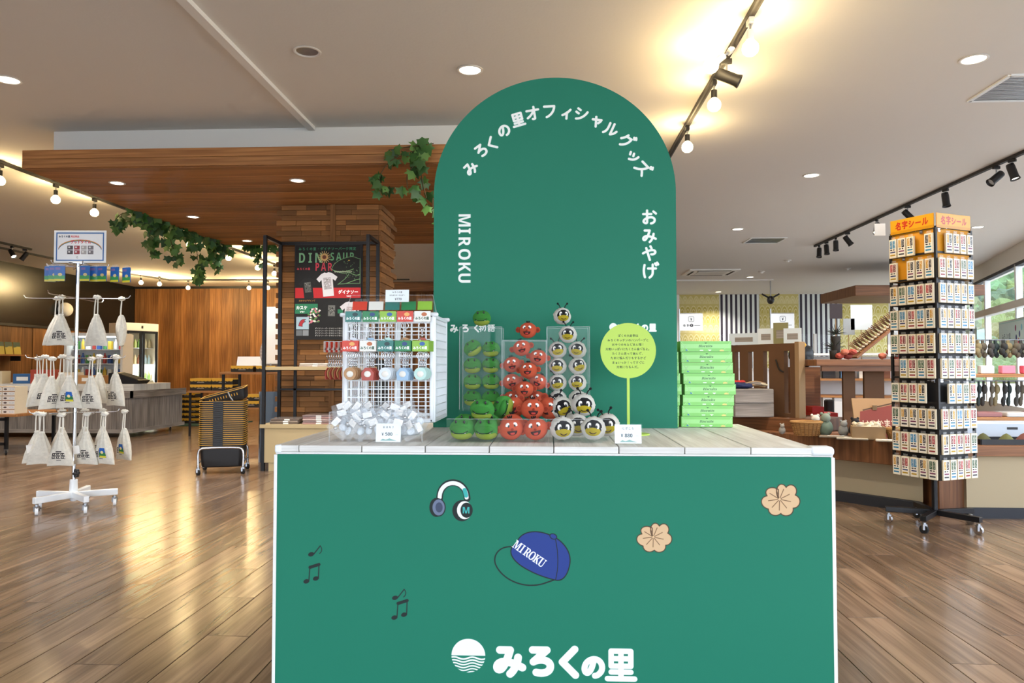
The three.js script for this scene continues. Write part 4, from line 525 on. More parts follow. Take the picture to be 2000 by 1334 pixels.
{ // black frame rack with poster in front of the column
  const zf = -6.8, zb = -7.2, xl = -2.66, xr = -1.68, r = thing('frame_rack', 'black steel frame rack with pale wood shelves before the column', 'rack'), P2 = 0.03;
  for (const x of [xl, xr]) { for (const z of [zf, zb]) mesh('post', box(P2, 2.21, P2, x, 1.105, z, 1), M.blackMetal, r); mesh('top_bar', box(P2, P2, zf - zb, x, 2.2, (zf + zb) / 2), M.blackMetal, r); }
  mesh('top_bar', box(xr - xl, P2, P2, (xl + xr) / 2, 2.2, zb), M.blackMetal, r); for (const x of [-2.5, -1.845]) mesh('inner_post', box(0.028, 2.2, 0.02, x, 1.1, zb + 0.0), M.blackMetal, r);
  mesh('shelf', rbox(xr - xl, 0.032, 0.4, (xl + xr) / 2, 0.958, (zf + zb) / 2, 0.003), M.tan, r); mesh('shelf', rbox(xr - xl + 0.06, 0.035, 0.44, (xl + xr) / 2, 0.418, (zf + zb) / 2, 0.003), M.tan, r); mesh('shelf_rail', box(xr - xl, 0.02, 0.02, (xl + xr) / 2, 0.75, zb), M.blackMetal, r);
  mesh('lower_panel', box(xr - xl + 0.03, 0.32, 0.38, (xl + xr) / 2, 0.24, (zf + zb) / 2 + 0.02), M.tan, r); for (const x of [xl + 0.08, xr - 0.1]) mesh('foot', box(0.05, 0.08, 0.05, x, 0.04, zf - 0.02), M.tan, r);
  const t = canvasTex(720, 1024, (c, W, H) => {
    c.fillStyle = '#141314'; c.fillRect(0, 0, W, H); jtext(c, 'みろくの里・ダイナソーパーク限定', 350, 40, 38, 13, '#3f8a66', 1.05);
    [...'DIN'].forEach((q, i) => ltext(c, q, 70 + i * 92, 140, 'bold 150px sans-serif', '#7fb58a', 0, 0.8)); ell(c, 318, 132, 40, 40, '#caa46a'); for (let i = 0; i < 16; i++) { const a = i * 0.393; svg(c, `M${318 + 40 * Math.cos(a)} ${132 + 40 * Math.sin(a)}L${318 + 66 * Math.cos(a)} ${132 + 66 * Math.sin(a)}`, null, '#d8b878', 7); } ell(c, 318, 132, 22, 22, '#6b3a28'); [...'SAUR'].forEach((q, i) => ltext(c, q, 405 + i * 72, 128, 'bold 120px sans-serif', '#6aa678', 0, 0.75));
    [...'PARK'].forEach((q, i) => ltext(c, q, 240 + i * 70, 240, 'bold 120px sans-serif', '#c23a4c', 0, 0.72)); jtext(c, 'みろくの里', 90, 258, 30, 16, '#c23a4c');
    // reptile head in outline
    svg(c, 'M400 262C420 190 500 150 600 130C660 120 690 160 712 150L712 420L560 420C520 430 480 420 470 430C540 380 600 330 590 300C540 320 450 300 400 262Z', '#0d0f0d', '#6f9a6a', 6); svg(c, 'M404 270C470 300 560 300 640 262M600 300C640 330 680 340 712 320M560 420C620 400 660 380 712 372', null, '#7fae72', 6); for (let i = 0; i < 9; i++) poly(c, [[430 + i * 22, 284], [444 + i * 22, 286], [438 + i * 22, 306]], '#d8e0c4'); ell(c, 590, 170, 10, 7, '#d8b04a'); for (let i = 0; i < 40; i++) ell(c, 520 + 180 * hash(i, 1, 4), 180 + 200 * hash(i, 2, 4), 4, 3, '#6d9a66');
    c.fillStyle = '#c0262c'; c.fillRect(0, 466, W, 112); jtext(c, 'ダイナソー', 584, 512, 44, 18, '#fff'); ltext(c, 'ver', 590, 556, 'bold 32px sans-serif', '#fff'); c.fillStyle = '#2a7d58'; c.fillRect(0, 640, 250, 108); jtext(c, 'カスケ', 74, 682, 42, 18, '#fff'); ltext(c, 'ver', 80, 724, 'bold 34px sans-serif', '#fff'); c.fillStyle = '#2a7d58'; c.fillRect(470, 700, 60, 46);
    const shirt = (x, y, s, rot, col, pr) => { c.save(); c.translate(x, y); c.rotate(rot); c.scale(s, s); svg(c, 'M-60 -120L-20 -134Q0 -120 20 -134L60 -120L118 -70L88 -30L62 -54L60 130L-60 130L-62 -54L-88 -30L-118 -70Z', col, '#00000055', 2); c.fillStyle = pr; c.fillRect(-42, -76, 84, 130); for (let i = 0; i < 26; i++) { c.fillStyle = i % 2 ? col : '#8a8680'; c.fillRect(-40 + 70 * hash(i, 5, x), -72 + 112 * hash(i, 6, x), 14, 8); } c.restore(); };
    shirt(140, 470, 0.86, -0.12, '#1b1b1d', '#5a5c58'); shirt(356, 430, 1.0, -0.1, '#e4e2e6', '#b4b0b4'); shirt(402, 726, 0.92, 0.02, '#161617', '#6a6c68'); shirt(606, 750, 1.0, 0.06, '#dddade', '#bcaeb0'); jtext(c, 'お好きなデザインで', 130, 606, 20, 12, '#c08a3a');
    for (let i = 0; i < 60; i++) ell(c, 210 + 70 * (hash(i, 7, 1) - 0.5) * 1.8, 770 + 160 * (hash(i, 8, 1) - 0.5), 12, 10, ['#1a1a1a', '#d07a8a', '#e8e4dc', '#5a8a4a'][i % 4]);
    c.fillStyle = '#a9c4cf'; c.fillRect(14, 782, 140, 136); svg(c, 'M40 880C50 820 80 800 120 812C100 820 96 830 118 836C92 840 78 860 84 888Z', '#b03038', '#24304a', 4); c.fillStyle = '#6d7276'; c.fillRect(14, 926, 66, 62); c.fillStyle = '#8a8f92'; c.fillRect(86, 926, 66, 62); for (let i = 0; i < 4; i++) jtext(c, 'ダイナソーパークのシャツはここだけ', 168 + 240, 908 + i * 26, 20, 13, '#cfcfcb', 1.1);
  });
  const p = thing('dinosaur_poster', 'black dinosaur park poster with shirts pictured, on the frame rack', 'poster', [-2.172, 1.24, zb + 0.02]); mesh('board', rbox(0.665, 0.945, 0.012, 0, 0.4725, 0, 0.002), M.black, p); mesh('print', face(0.655, 0.932, 0, 0.4725, 0.0065), print(t, 0.7), p);
  const shirt = (y, x, z, n, label, cols) => { for (let i = 0; i < n; i++) { const s = thing('folded_shirt', `${label}, ${ORD[i]} from the bottom`, 'shirt', [x + rnd(-0.008, 0.008), y + i * 0.017, z], rnd(-0.05, 0.05), 'folded shirts on the frame rack'); mesh('cloth', rbox(0.27, 0.016, 0.3, 0, 0.008, 0, 0.007, 0, 2), flat(cols[i % cols.length], 0.9), s); mesh('clear_sleeve', box(0.274, 0.0006, 0.304, 0, 0.0166, 0), M.film, s); mesh('size_label', box(0.05, 0.012, 0.001, 0.02, 0.008, 0.1515), M.paper, s); } };
  shirt(0.974, -2.2, -6.98, 2, 'folded pale shirt on the middle shelf', [0xc9b8ac, 0xd8cfc4]); shirt(0.974, -1.9, -6.98, 2, 'folded grey shirt at the right of the middle shelf', [0x8a8078, 0xb8a8a0]); shirt(0.436, -2.47, -6.96, 3, 'folded brown shirt stacked on the low shelf', [0x7a6a5c, 0x9a8a7c, 0x6a5a50]); shirt(0.436, -2.16, -6.96, 5, 'folded pinkish shirt stacked on the low shelf', [0xb08a84, 0x8f7a78, 0xc9b0a8]); shirt(0.436, -1.86, -6.96, 3, 'folded dark shirt at the right of the low shelf', [0x4a4444, 0x6d6460]);
}
{ // grey plank island counter
  const xl = -8.7, xr = -5.7, zf = -9.85, zb = -11.3, c = thing('plank_island', 'weathered grey plank island counter on casters', 'counter', [0, 0, 0]);
  mesh('core', box(xr - xl - 0.06, 0.52, zf - zb - 0.06, (xl + xr) / 2, 0.34, (zf + zb) / 2), M.dark, c); mesh('top', box(xr - xl - 0.02, 0.03, zf - zb, (xl + xr) / 2, 0.615, (zf + zb) / 2), M.grey[1], c);
  const g = [0, 1, 2].map((i) => box(0.196, 0.5, 0.02, 0, 0, 0, 1, i * 0.4, i * 0.2)), gs = [0, 1, 2].map((i) => box(0.02, 0.5, 0.196, 0, 0, 0, 1, i * 0.4, i * 0.2));
  for (let x = xl + 0.1; x < xr; x += 0.2) mesh('plank', pick(g), pick(M.grey), c).position.set(x, 0.33, zf); for (let z = zf - 0.1; z > zb; z -= 0.2) mesh('plank', pick(gs), M.grey[1 + Math.floor(rnd(2))], c).position.set(xr, 0.33, z);
  mesh('upper_band', [box(xr - xl + 0.06, 0.1, 0.03, (xl + xr) / 2, 0.59, zf + 0.015), box(0.03, 0.1, zf - zb + 0.06, xr + 0.015, 0.59, (zf + zb) / 2, 2)], M.grey[1], c); mesh('lower_band', [box(xr - xl, 0.05, 0.03, (xl + xr) / 2, 0.09, zf + 0.01), box(0.03, 0.05, zf - zb, xr + 0.01, 0.09, (zf + zb) / 2, 2)], M.grey[2], c);
  mesh('upper_tray', rbox(2.9, 0.1, 1.0, -7.2, 0.68, -10.5, 0.006), M.topWood[0], c); for (const x of [xl + 0.2, -7, xr - 0.15]) for (const z of [zf - 0.1, zb + 0.1]) caster(c, x, z, 0.032, M.rubber, -0.0);
  const goods = [[-6.46, 0.73, -10.2, 0.34, 0.12, 0.2, 0xb98a5a, 'brown snack carton'], [-6.82, 0.73, -10.25, 0.25, 0.16, 0.2, 0xe4d8c4, 'cream snack carton'], [-7.16, 0.73, -10.2, 0.3, 0.2, 0.22, 0xb04a3a, 'red snack carton'], [-7.5, 0.73, -10.3, 0.28, 0.14, 0.22, 0x3a6aa0, 'blue snack carton'], [-7.9, 0.73, -10.2, 0.3, 0.18, 0.2, 0xd9c9a8, 'tan snack carton'], [-8.3, 0.73, -10.25, 0.3, 0.22, 0.22, 0xa8342c, 'dark red snack carton']];
  for (const [x, y, z, w, h, d, q, l] of goods) { const b = thing('snack_carton', `${l} on the grey plank island`, 'carton', [x, y, z], rnd(-0.1, 0.1)); mesh('carton', rbox(w, h, d, 0, h / 2, 0, 0.004), flat(q, 0.6), b); mesh('label', box(w * 0.6, h * 0.4, 0.002, 0, h * 0.5, d / 2 + 0.001), M.paper, b); }
  const tr = thing('black_tray', 'black sloped tray on the plank island', 'tray', [-5.95, 0.731, -10.2]); const sh = extrude([[-0.2, 0], [0.2, 0], [0.24, 0.05], [-0.14, 0.16], [-0.2, 0.15]], 0.3, 0.004); mesh('tray', sh, M.black, tr); mesh('lining', box(0.3, 0.01, 0.26, 0.02, 0.115, 0), M.dark, tr).rotation.z = -0.28;
  const cl = mesh('floor_mat', box(1.6, 0.012, 1.0, -6.0, 0.008, -12.3), flat(0x3c5a48, 0.95)); tag(cl, 'dark green mat under the stacked yellow boxes', 'mat');
}
{ // glass door fridge and open chilled case
  const f = thing('glass_door_fridge', 'tall white fridge with a lit glass door against the wood wall', 'fridge', [-9.26, 0, -16.07], 1.08);
  const w = 0.76, h = 1.93, d = 0.6; mesh('cabinet', [box(0.03, h, d, -w / 2, h / 2, 0), box(0.03, h, d, w / 2, h / 2, 0), box(w, h, 0.03, 0, h / 2, -d / 2), box(w, 0.12, d, 0, 0.06, 0), box(w, 0.14, d, 0, h - 0.07, 0)], M.cream, f); const hd = mesh('header', box(w, 0.17, 0.02, 0, h - 0.085, d / 2), M.white, f); mesh('emblem', box(0.04, 0.06, 0.004, 0, h - 0.085, d / 2 + 0.012), M.dark, hd);
  for (const s of [-1, 1]) { const dr = mesh('door', [box(0.05, 1.6, 0.03, s * 0.187 - 0.155, 0.95, d / 2 + 0.01), box(0.05, 1.6, 0.03, s * 0.187 + 0.155, 0.95, d / 2 + 0.01), box(0.36, 0.05, 0.03, s * 0.187, 0.17, d / 2 + 0.01), box(0.36, 0.05, 0.03, s * 0.187, 1.73, d / 2 + 0.01)], M.blackMetal, f); mesh('glass', face(0.31, 1.52, s * 0.187, 0.95, d / 2 + 0.01), M.glass, dr); }
  mesh('lamp_tube', cyl(0.014, 0.014, 1.35, 0, 0.98, d / 2 - 0.05, 10), std({ color: 0xffffff, emissive: 0xeaf6ff, emissiveIntensity: 6 }), f); const l = new THREE.PointLight(0xe6f3ff, 2.2, 0); l.position.set(0, 1.0, d / 2 - 0.12); l.castShadow = true; f.add(l);
  for (let i = 0; i < 4; i++) mesh('shelf', box(w - 0.06, 0.01, d - 0.14, 0, 0.3 + i * 0.36, -0.03), M.white, f);
  const bg = lathe([[0, 0], [0.03, 0], [0.032, 0.01], [0.032, 0.13], [0.012, 0.17], [0.012, 0.2], [0, 0.2]], 10), cols = [0xc9d27a, 0x6a8a3a, 0xd8c89a, 0x8a4a2a, 0xb8d0d8];
  for (let s = 0; s < 4; s++) for (let i = 0; i < 8; i++) { const b = mesh('drink_bottle', bg, flat(cols[(s * 3 + (i >> 1)) % 5], 0.35)); const p = V(-0.29 + i * 0.083, 0.306 + s * 0.36, 0.12).applyAxisAngle(V(0, 1, 0), 1.08).add(V(-9.26, 0, -16.07)); b.position.copy(p); tag(b, `drink bottle ${ORD[i]} from left on the ${ORD[s]} fridge shelf from the bottom`, 'bottle', 'bottles in the glass door fridge'); }
  const o = thing('chilled_showcase', 'open lit chilled showcase with drinks behind the bag stand', 'showcase', [-8.62, 0, -13.8], 0.3), W = 0.95;
  mesh('cabinet', [box(W, 0.5, 0.8, 0, 0.25, 0), box(W, 1.1, 0.04, 0, 1.05, -0.38), box(0.04, 1.1, 0.8, -W / 2, 1.05, 0), box(0.04, 1.1, 0.8, W / 2, 1.05, 0), box(W, 0.06, 0.6, 0, 1.58, -0.1)], M.white, o); mesh('front_bumper', box(W, 0.12, 0.06, 0, 0.45, 0.42), M.grey[0], o); for (let i = 0; i < 3; i++) mesh('shelf', box(W - 0.08, 0.015, 0.5, 0, 0.75 + i * 0.27, -0.1), M.white, o);
  mesh('lamp_strip', box(W - 0.2, 0.02, 0.04, 0, 1.535, 0.14), std({ color: 0xffffff, emissive: 0xdff1ff, emissiveIntensity: 5 }), o); const ol = new THREE.RectAreaLight(0xdff1ff, 7, W - 0.2, 0.05); ol.position.set(0, 1.52, 0.14); ol.lookAt(0, 0, 0.14); o.add(ol);
  for (let s = 0; s < 3; s++) for (let i = 0; i < 9; i++) { const b = mesh('drink_carton', i % 2 ? bg : rbox(0.07, 0.16, 0.07, 0, 0.08, 0, 0.005), flat([0xd8b23a, 0xf0f0ea, 0xb03a30, 0x3a5a9a, 0x4a8a4a][(i + s * 2) % 5], 0.5)); const p = V(-0.38 + i * 0.095, 0.76 + s * 0.27, 0.02).applyAxisAngle(V(0, 1, 0), 0.3).add(V(-8.62, 0, -13.8)); b.position.copy(p); tag(b, `drink pack ${ORD[i]} from left on the ${ORD[s]} chilled shelf from the bottom`, 'drink', 'drinks in the chilled showcase'); }
  const sp = thing('wall_speaker', 'pale rounded speaker on the black left wall', 'speaker', [-10.4, 2.2, -15.4], 1.2); mesh('shell', sph(0.16, 0, 0, 0, 1, 0.95, 0.7, 18), M.plaster, sp); mesh('bracket', box(0.06, 0.06, 0.2, 0, 0, -0.1), M.plaster, sp);
}
{ // table of cartons at the left edge
  const t = thing('low_goods_table', 'low black-legged table with a wood top at the left edge', 'table', [-6.7, 0, -8.3]); mesh('table_top', rbox(1.7, 0.03, 0.9, 0, 0.435, 0, 0.004), M.canopy[2], t); for (const x of [-0.78, 0.72]) for (const z of [-0.38, 0.4]) { mesh('leg', box(0.03, 0.36, 0.03, x, 0.24, z), M.blackMetal, t); caster(t, x, z, 0.028); } mesh('stretcher', [box(1.5, 0.03, 0.03, -0.03, 0.12, 0.4), box(1.5, 0.03, 0.03, -0.03, 0.39, 0.4)], M.blackMetal, t);
  const tx = canvasTex(256, 128, (c, W, H) => { c.fillStyle = '#efe9e0'; c.fillRect(0, 0, W, H); c.fillStyle = '#a8764a'; c.fillRect(0, 0, W, 18); ell(c, 190, 76, 46, 26, '#c9d3dc'); ell(c, 190, 76, 30, 15, '#efe9e0'); ell(c, 60, 76, 34, 26, '#5a4a44'); }), tx2 = canvasTex(128, 128, (c, W, H) => { c.fillStyle = '#e9e4dc'; c.fillRect(0, 0, W, H); ell(c, 60, 66, 46, 40, '#3a3448'); ell(c, 66, 60, 26, 22, '#e9e4dc'); ell(c, 70, 66, 14, 10, '#3a3448'); });
  const pa = print(tx, 0.5), pb = print(tx2, 0.5);
  for (let r = 0; r < 6; r++) for (let k = 0; k < 2; k++) { const b = thing('striped_carton', `white and brown sweets carton, ${k ? 'right' : 'left'} column, ${ORD[r]} from the bottom on the low table`, 'carton', [-6.13 + k * 0.15, 0.451 + r * 0.0505, -8.02], 0, 'sweets cartons on the low table'); mesh('carton', box(0.145, 0.05, 0.2, 0, 0.025, 0), M.cream, b); mesh('print', face(0.143, 0.048, 0, 0.025, 0.101), pa, b); }
  for (let r = 0; r < 4; r++) for (let k = 0; k < 5; k++) { const b = thing('patterned_pouch', `white pouch with dark ring print, ${ORD[k]} from left, ${ORD[r]} row up on the low table`, 'pouch', [-6.78 + k * 0.115, 0.451 + r * 0.072, -7.96], 0, 'ring printed pouches on the low table'); mesh('pouch', rbox(0.11, 0.07, 0.12, 0, 0.035, 0, 0.018, 0, 2), M.paper, b); mesh('print', face(0.09, 0.058, 0, 0.035, 0.0605), pb, b); }
  for (let k = 0; k < 3; k++) { const b = thing('shallow_box', `shallow tan gift box ${ORD[k]} from left on top of the low table goods`, 'box', [-6.75 + k * 0.2, 0.74, -8.0], 0.1); mesh('box', rbox(0.18, 0.03, 0.14, 0, 0.015, 0, 0.003), M.kraft, b); mesh('lid', rbox(0.184, 0.014, 0.144, 0, 0.036, 0, 0.003), M.cream, b); }
  const fl = thing('flower_pot', 'small pot of yellow flowers at the left edge of the table', 'plant', [-6.52, 0.79, -8.0]); mesh('pot', lathe([[0, 0], [0.04, 0], [0.05, 0.05], [0, 0.05]], 14), M.kraft, fl); mesh('leaves', merge([...Array(14)].map((_, i) => sph(0.02, 0.05 * Math.cos(i * 2.4) * (i / 14), 0.06 + 0.02 * (i % 4), 0.05 * Math.sin(i * 2.4) * (i / 14), 1, 0.5, 1, 8))), M.grass, fl); mesh('blooms', merge([...Array(9)].map((_, i) => sph(0.012, 0.055 * Math.cos(i * 2.1), 0.11 + 0.012 * (i % 3), 0.055 * Math.sin(i * 2.1), 1, 1, 1, 8))), M.yellow, fl);
  const ws = thing('wall_shelf', 'narrow wood shelf with leaflets on the left wall', 'shelf', [-10.35, 1.19, -13.6]); mesh('shelf_board', box(0.25, 0.03, 0.95, 0, 0, 0, 2), M.canopy[2], ws); mesh('bracket', [box(0.2, 0.1, 0.02, -0.02, -0.06, -0.3), box(0.2, 0.1, 0.02, -0.02, -0.06, 0.3)], M.blackMetal, ws);
  const lx = canvasTex(128, 128, (c) => { c.fillStyle = '#c9b64a'; c.fillRect(0, 0, 128, 128); for (let i = 0; i < 24; i++) ell(c, 128 * hash(i, 1, 2), 128 * hash(i, 2, 2), 16, 20, ['#2c4a3a', '#d8c95a', '#e9e6cc', '#3a5a30'][i % 4]); }); for (let k = 0; k < 4; k++) { const b = mesh('leaflet', box(0.01, 0.24, 0.19, 0, 0.12, 0), print(lx, 0.5)); b.position.set(-10.34, 1.206, -13.25 - k * 0.22); b.rotation.z = 0.15; tag(b, `yellow and green leaflet ${ORD[k]} along the narrow wall shelf`, 'leaflet', 'leaflets on the wall shelf'); }
}
{ // black and yellow cartons
  const top = flat(0xd9a52e, 0.6), bod = flat(0x231c14, 0.6), W = 0.3, H = 0.085, D = 0.2, wave = extrude([[-W / 2, 0], ...[...Array(13)].map((_, i) => [-W / 2 + W * i / 12, -0.018 - 0.008 * (i % 2)]), [W / 2, 0]], 0.003);
  const mk = (x, y, z, label, group) => { const b = thing('yellow_top_carton', label, 'carton', [x, y, z], 0, group); mesh('carton', box(W, H - 0.02, D, 0, (H - 0.02) / 2, 0), bod, b); mesh('lid', box(W + 0.004, 0.019, D + 0.004, 0, H - 0.01, 0), top, b); mesh('wavy_band', wave, top, b).position.set(0, H - 0.018, D / 2 + 0.0015); mesh('script', box(0.1, 0.012, 0.001, 0, 0.03, D / 2 + 0.001), M.grey[2], b); };
  for (let r = 0; r < 6; r++) for (let k = 0; k < (r < 3 ? 3 : 2) - (r === 5 ? 1 : 0); k++) mk(-6.3 + k * 0.31 + (r === 5 ? 0.2 : 0), 0.015 + r * 0.086, -12.3, `black carton with yellow lid, ${ORD[r]} layer, ${ORD[k]} from left in the floor pile`, 'black and yellow cartons on the floor');
  const t = thing('sale_table', 'narrow wood-topped table behind the basket stack', 'table', [-3.86, 0, -9.9]); mesh('table_top', rbox(1.0, 0.03, 0.6, 0, 0.885, 0, 0.004), M.canopy[1], t); for (const x of [-0.46, 0.46]) for (const z of [-0.26, 0.26]) mesh('leg', box(0.03, 0.87, 0.03, x, 0.435, z), M.blackMetal, t); mesh('lower_shelf', box(0.95, 0.02, 0.55, 0, 0.42, 0), M.canopy[1], t);
  mk(-4.06, 0.901, -9.72, 'black carton with yellow lid on the sale table front', 'black and yellow cartons on the sale table'); mk(-3.72, 0.901, -9.72, 'black carton with yellow lid at the sale table right end', 'black and yellow cartons on the sale table'); mk(-3.95, 0.431, -9.75, 'black carton with yellow lid on the lower shelf of the sale table', 'black and yellow cartons on the sale table'); mk(-3.85, 0.52, -9.75, 'black carton with yellow lid topping the lower shelf pile', 'black and yellow cartons on the sale table');
  const st = thing('carton_step', 'low wood step piled with cartons beside the sale table', 'stand', [-4.72, 0, -10.3]); mesh('top_board', rbox(0.64, 0.03, 0.4, 0, 0.62, 0, 0.004), M.canopy[1], st); for (const x of [-0.29, 0.29]) for (const z of [-0.17, 0.17]) mesh('leg', box(0.025, 0.605, 0.025, x, 0.3025, z), M.blackMetal, st);
  for (let r = 0; r < 2; r++) for (let k = 0; k < 2; k++) mk(-4.875 + k * 0.31, 0.636 + r * 0.086, -10.25, `black carton with yellow lid, ${r ? 'upper' : 'lower'} ${k ? 'right' : 'left'} on the low wood step`, 'black and yellow cartons on the step');
  const lb = thing('leaflet_stand', 'white slanted leaflet stand on the sale table', 'stand', [-4.15, 0.901, -10.05]); mesh('back_plate', box(0.36, 0.22, 0.01, 0, 0.11, 0), M.white, lb).rotation.x = -0.3; mesh('ledge', box(0.36, 0.01, 0.06, 0, 0.01, 0.03), M.white, lb);
  const rs = thing('round_cutout_board', 'round greyish board with red patch on the sale table', 'sign', [-3.72, 0.901, -10.05]); const rt = canvasTex(256, 256, (c) => { c.fillStyle = '#9a8f8a'; c.fillRect(0, 0, 256, 256); c.fillStyle = '#b0a49c'; for (let i = 0; i < 12; i++) c.fillRect(0, i * 22, 256, 8); c.fillStyle = '#b8262a'; c.fillRect(60, 150, 50, 40); c.fillRect(150, 160, 80, 60); }); mesh('disc', new THREE.CylinderGeometry(0.27, 0.27, 0.02, 40).rotateX(Math.PI / 2).translate(0, 0.27, 0), M.grey[2], rs); mesh('print', new THREE.CircleGeometry(0.265, 40).translate(0, 0.27, 0.011), print(rt, 0.6), rs);
  const sb = thing('standing_slip', 'tall narrow white sign card behind the round board', 'sign', [-3.78, 0.901, -9.9]); mesh('card', rbox(0.2, 0.78, 0.01, 0, 0.5, 0, 0.002), M.white, sb); mesh('stem', box(0.02, 0.12, 0.01, 0, 0.06, 0), M.steel, sb);
  const pb = thing('blue_grey_panel', 'blue-grey folding panel standing behind the frame rack', 'panel', [-2.83, 0, -7.4]); mesh('panel', box(0.2, 0.72, 0.02, 0, 0.36, 0), flat(0x5b6b7d, 0.6), pb); mesh('edge', box(0.012, 0.72, 0.03, -0.1, 0.36, 0), M.steel, pb);
}
// ---------- ivy ----------
{
  const leafS = new THREE.Shape([[0, 0], [0.02, 0.012], [0.045, 0.006], [0.038, 0.03], [0.05, 0.052], [0.026, 0.05], [0, 0.085], [-0.026, 0.05], [-0.05, 0.052], [-0.038, 0.03], [-0.045, 0.006], [-0.02, 0.012]].map((p) => new THREE.Vector2(...p))), lg = new THREE.ShapeGeometry(leafS); { const p = lg.attributes.position; for (let i = 0; i < p.count; i++) p.setZ(i, -8 * p.getX(i) ** 2 + (p.getY(i) > 0.06 ? -0.012 : 0)); lg.computeVertexNormals(); }
  const lm = [0x2f5a26, 0x3d6e2e, 0x244a20, 0x55803a].map((h) => new THREE.MeshPhysicalMaterial({ color: h, roughness: 0.55, transmission: 0.15, thickness: 0 })), sm = flat(0x4a4028, 0.9);
  const ivy = (label, paths, dens, size) => { const o = thing('ivy', label, 'ivy', paths[0][0]); const b = V(...paths[0][0]); for (const p of paths) mesh('stem', tube(p.map((q) => [q[0] - b.x, q[1] - b.y, q[2] - b.z]), 0.004, 5), sm, o);
    for (const p of paths) { const c = new THREE.CatmullRomCurve3(p.map((q) => V(...q))), n = Math.round(c.getLength() * dens); for (let i = 0; i < n; i++) { const v = c.getPoint(rnd(1)).sub(b), l = mesh('leaf', lg, pick(lm), o); l.position.set(v.x + rnd(-0.07, 0.07), v.y + rnd(-0.09, 0.05), v.z + rnd(-0.05, 0.05)); l.rotation.set(rnd(-0.6, 0.6), rnd(-0.9, 0.9), Math.PI + rnd(-1, 1)); l.scale.setScalar(size * rnd(0.75, 1.25)); } } };
  ivy('ivy trailing along the left edge of the wooden canopy', [[[-4.34, 2.66, -7.5], [-4.36, 2.62, -8.2], [-4.33, 2.66, -9.0], [-4.3, 2.6, -9.7]], [[-4.36, 2.62, -7.7], [-4.6, 2.62, -7.7], [-4.72, 2.5, -7.72]], [[-4.34, 2.6, -8.3], [-4.36, 2.42, -8.3], [-4.3, 2.26, -8.34]], [[-4.34, 2.6, -8.8], [-4.3, 2.4, -8.8], [-4.28, 2.2, -8.82], [-4.26, 2.08, -8.8]], [[-4.34, 2.62, -9.3], [-4.3, 2.4, -9.3], [-4.22, 2.2, -9.3]], [[-4.36, 2.64, -8.0], [-4.45, 2.45, -8.0], [-4.42, 2.3, -8.02]]], 62, 1.2);
  ivy('ivy hanging from the canopy back edge beside the frame rack', [[[-4.1, 2.66, -9.7], [-3.7, 2.62, -9.7], [-3.1, 2.64, -9.7]], [[-3.95, 2.6, -9.72], [-3.9, 2.4, -9.72]], [[-3.5, 2.6, -9.72], [-3.52, 2.35, -9.72], [-3.5, 2.15, -9.72]], [[-3.3, 2.6, -9.72], [-3.3, 2.3, -9.72], [-3.34, 2.1, -9.72]]], 50, 1.15);
  ivy('ivy draped over the canopy front beside the arched board', [[[-0.9, 2.74, -5.74], [-1.02, 2.72, -5.72], [-1.25, 2.68, -5.7]], [[-0.95, 2.74, -5.73], [-1.0, 2.6, -5.7], [-0.98, 2.42, -5.7], [-0.95, 2.3, -5.71]], [[-1.05, 2.68, -5.72], [-1.25, 2.58, -5.7], [-1.32, 2.45, -5.7], [-1.28, 2.33, -5.71]], [[-1.0, 2.62, -5.72], [-1.1, 2.48, -5.7], [-1.1, 2.38, -5.71]], [[-0.9, 2.3, -5.72], [-0.9, 2.15, -5.72]]], 34, 1.0);
}
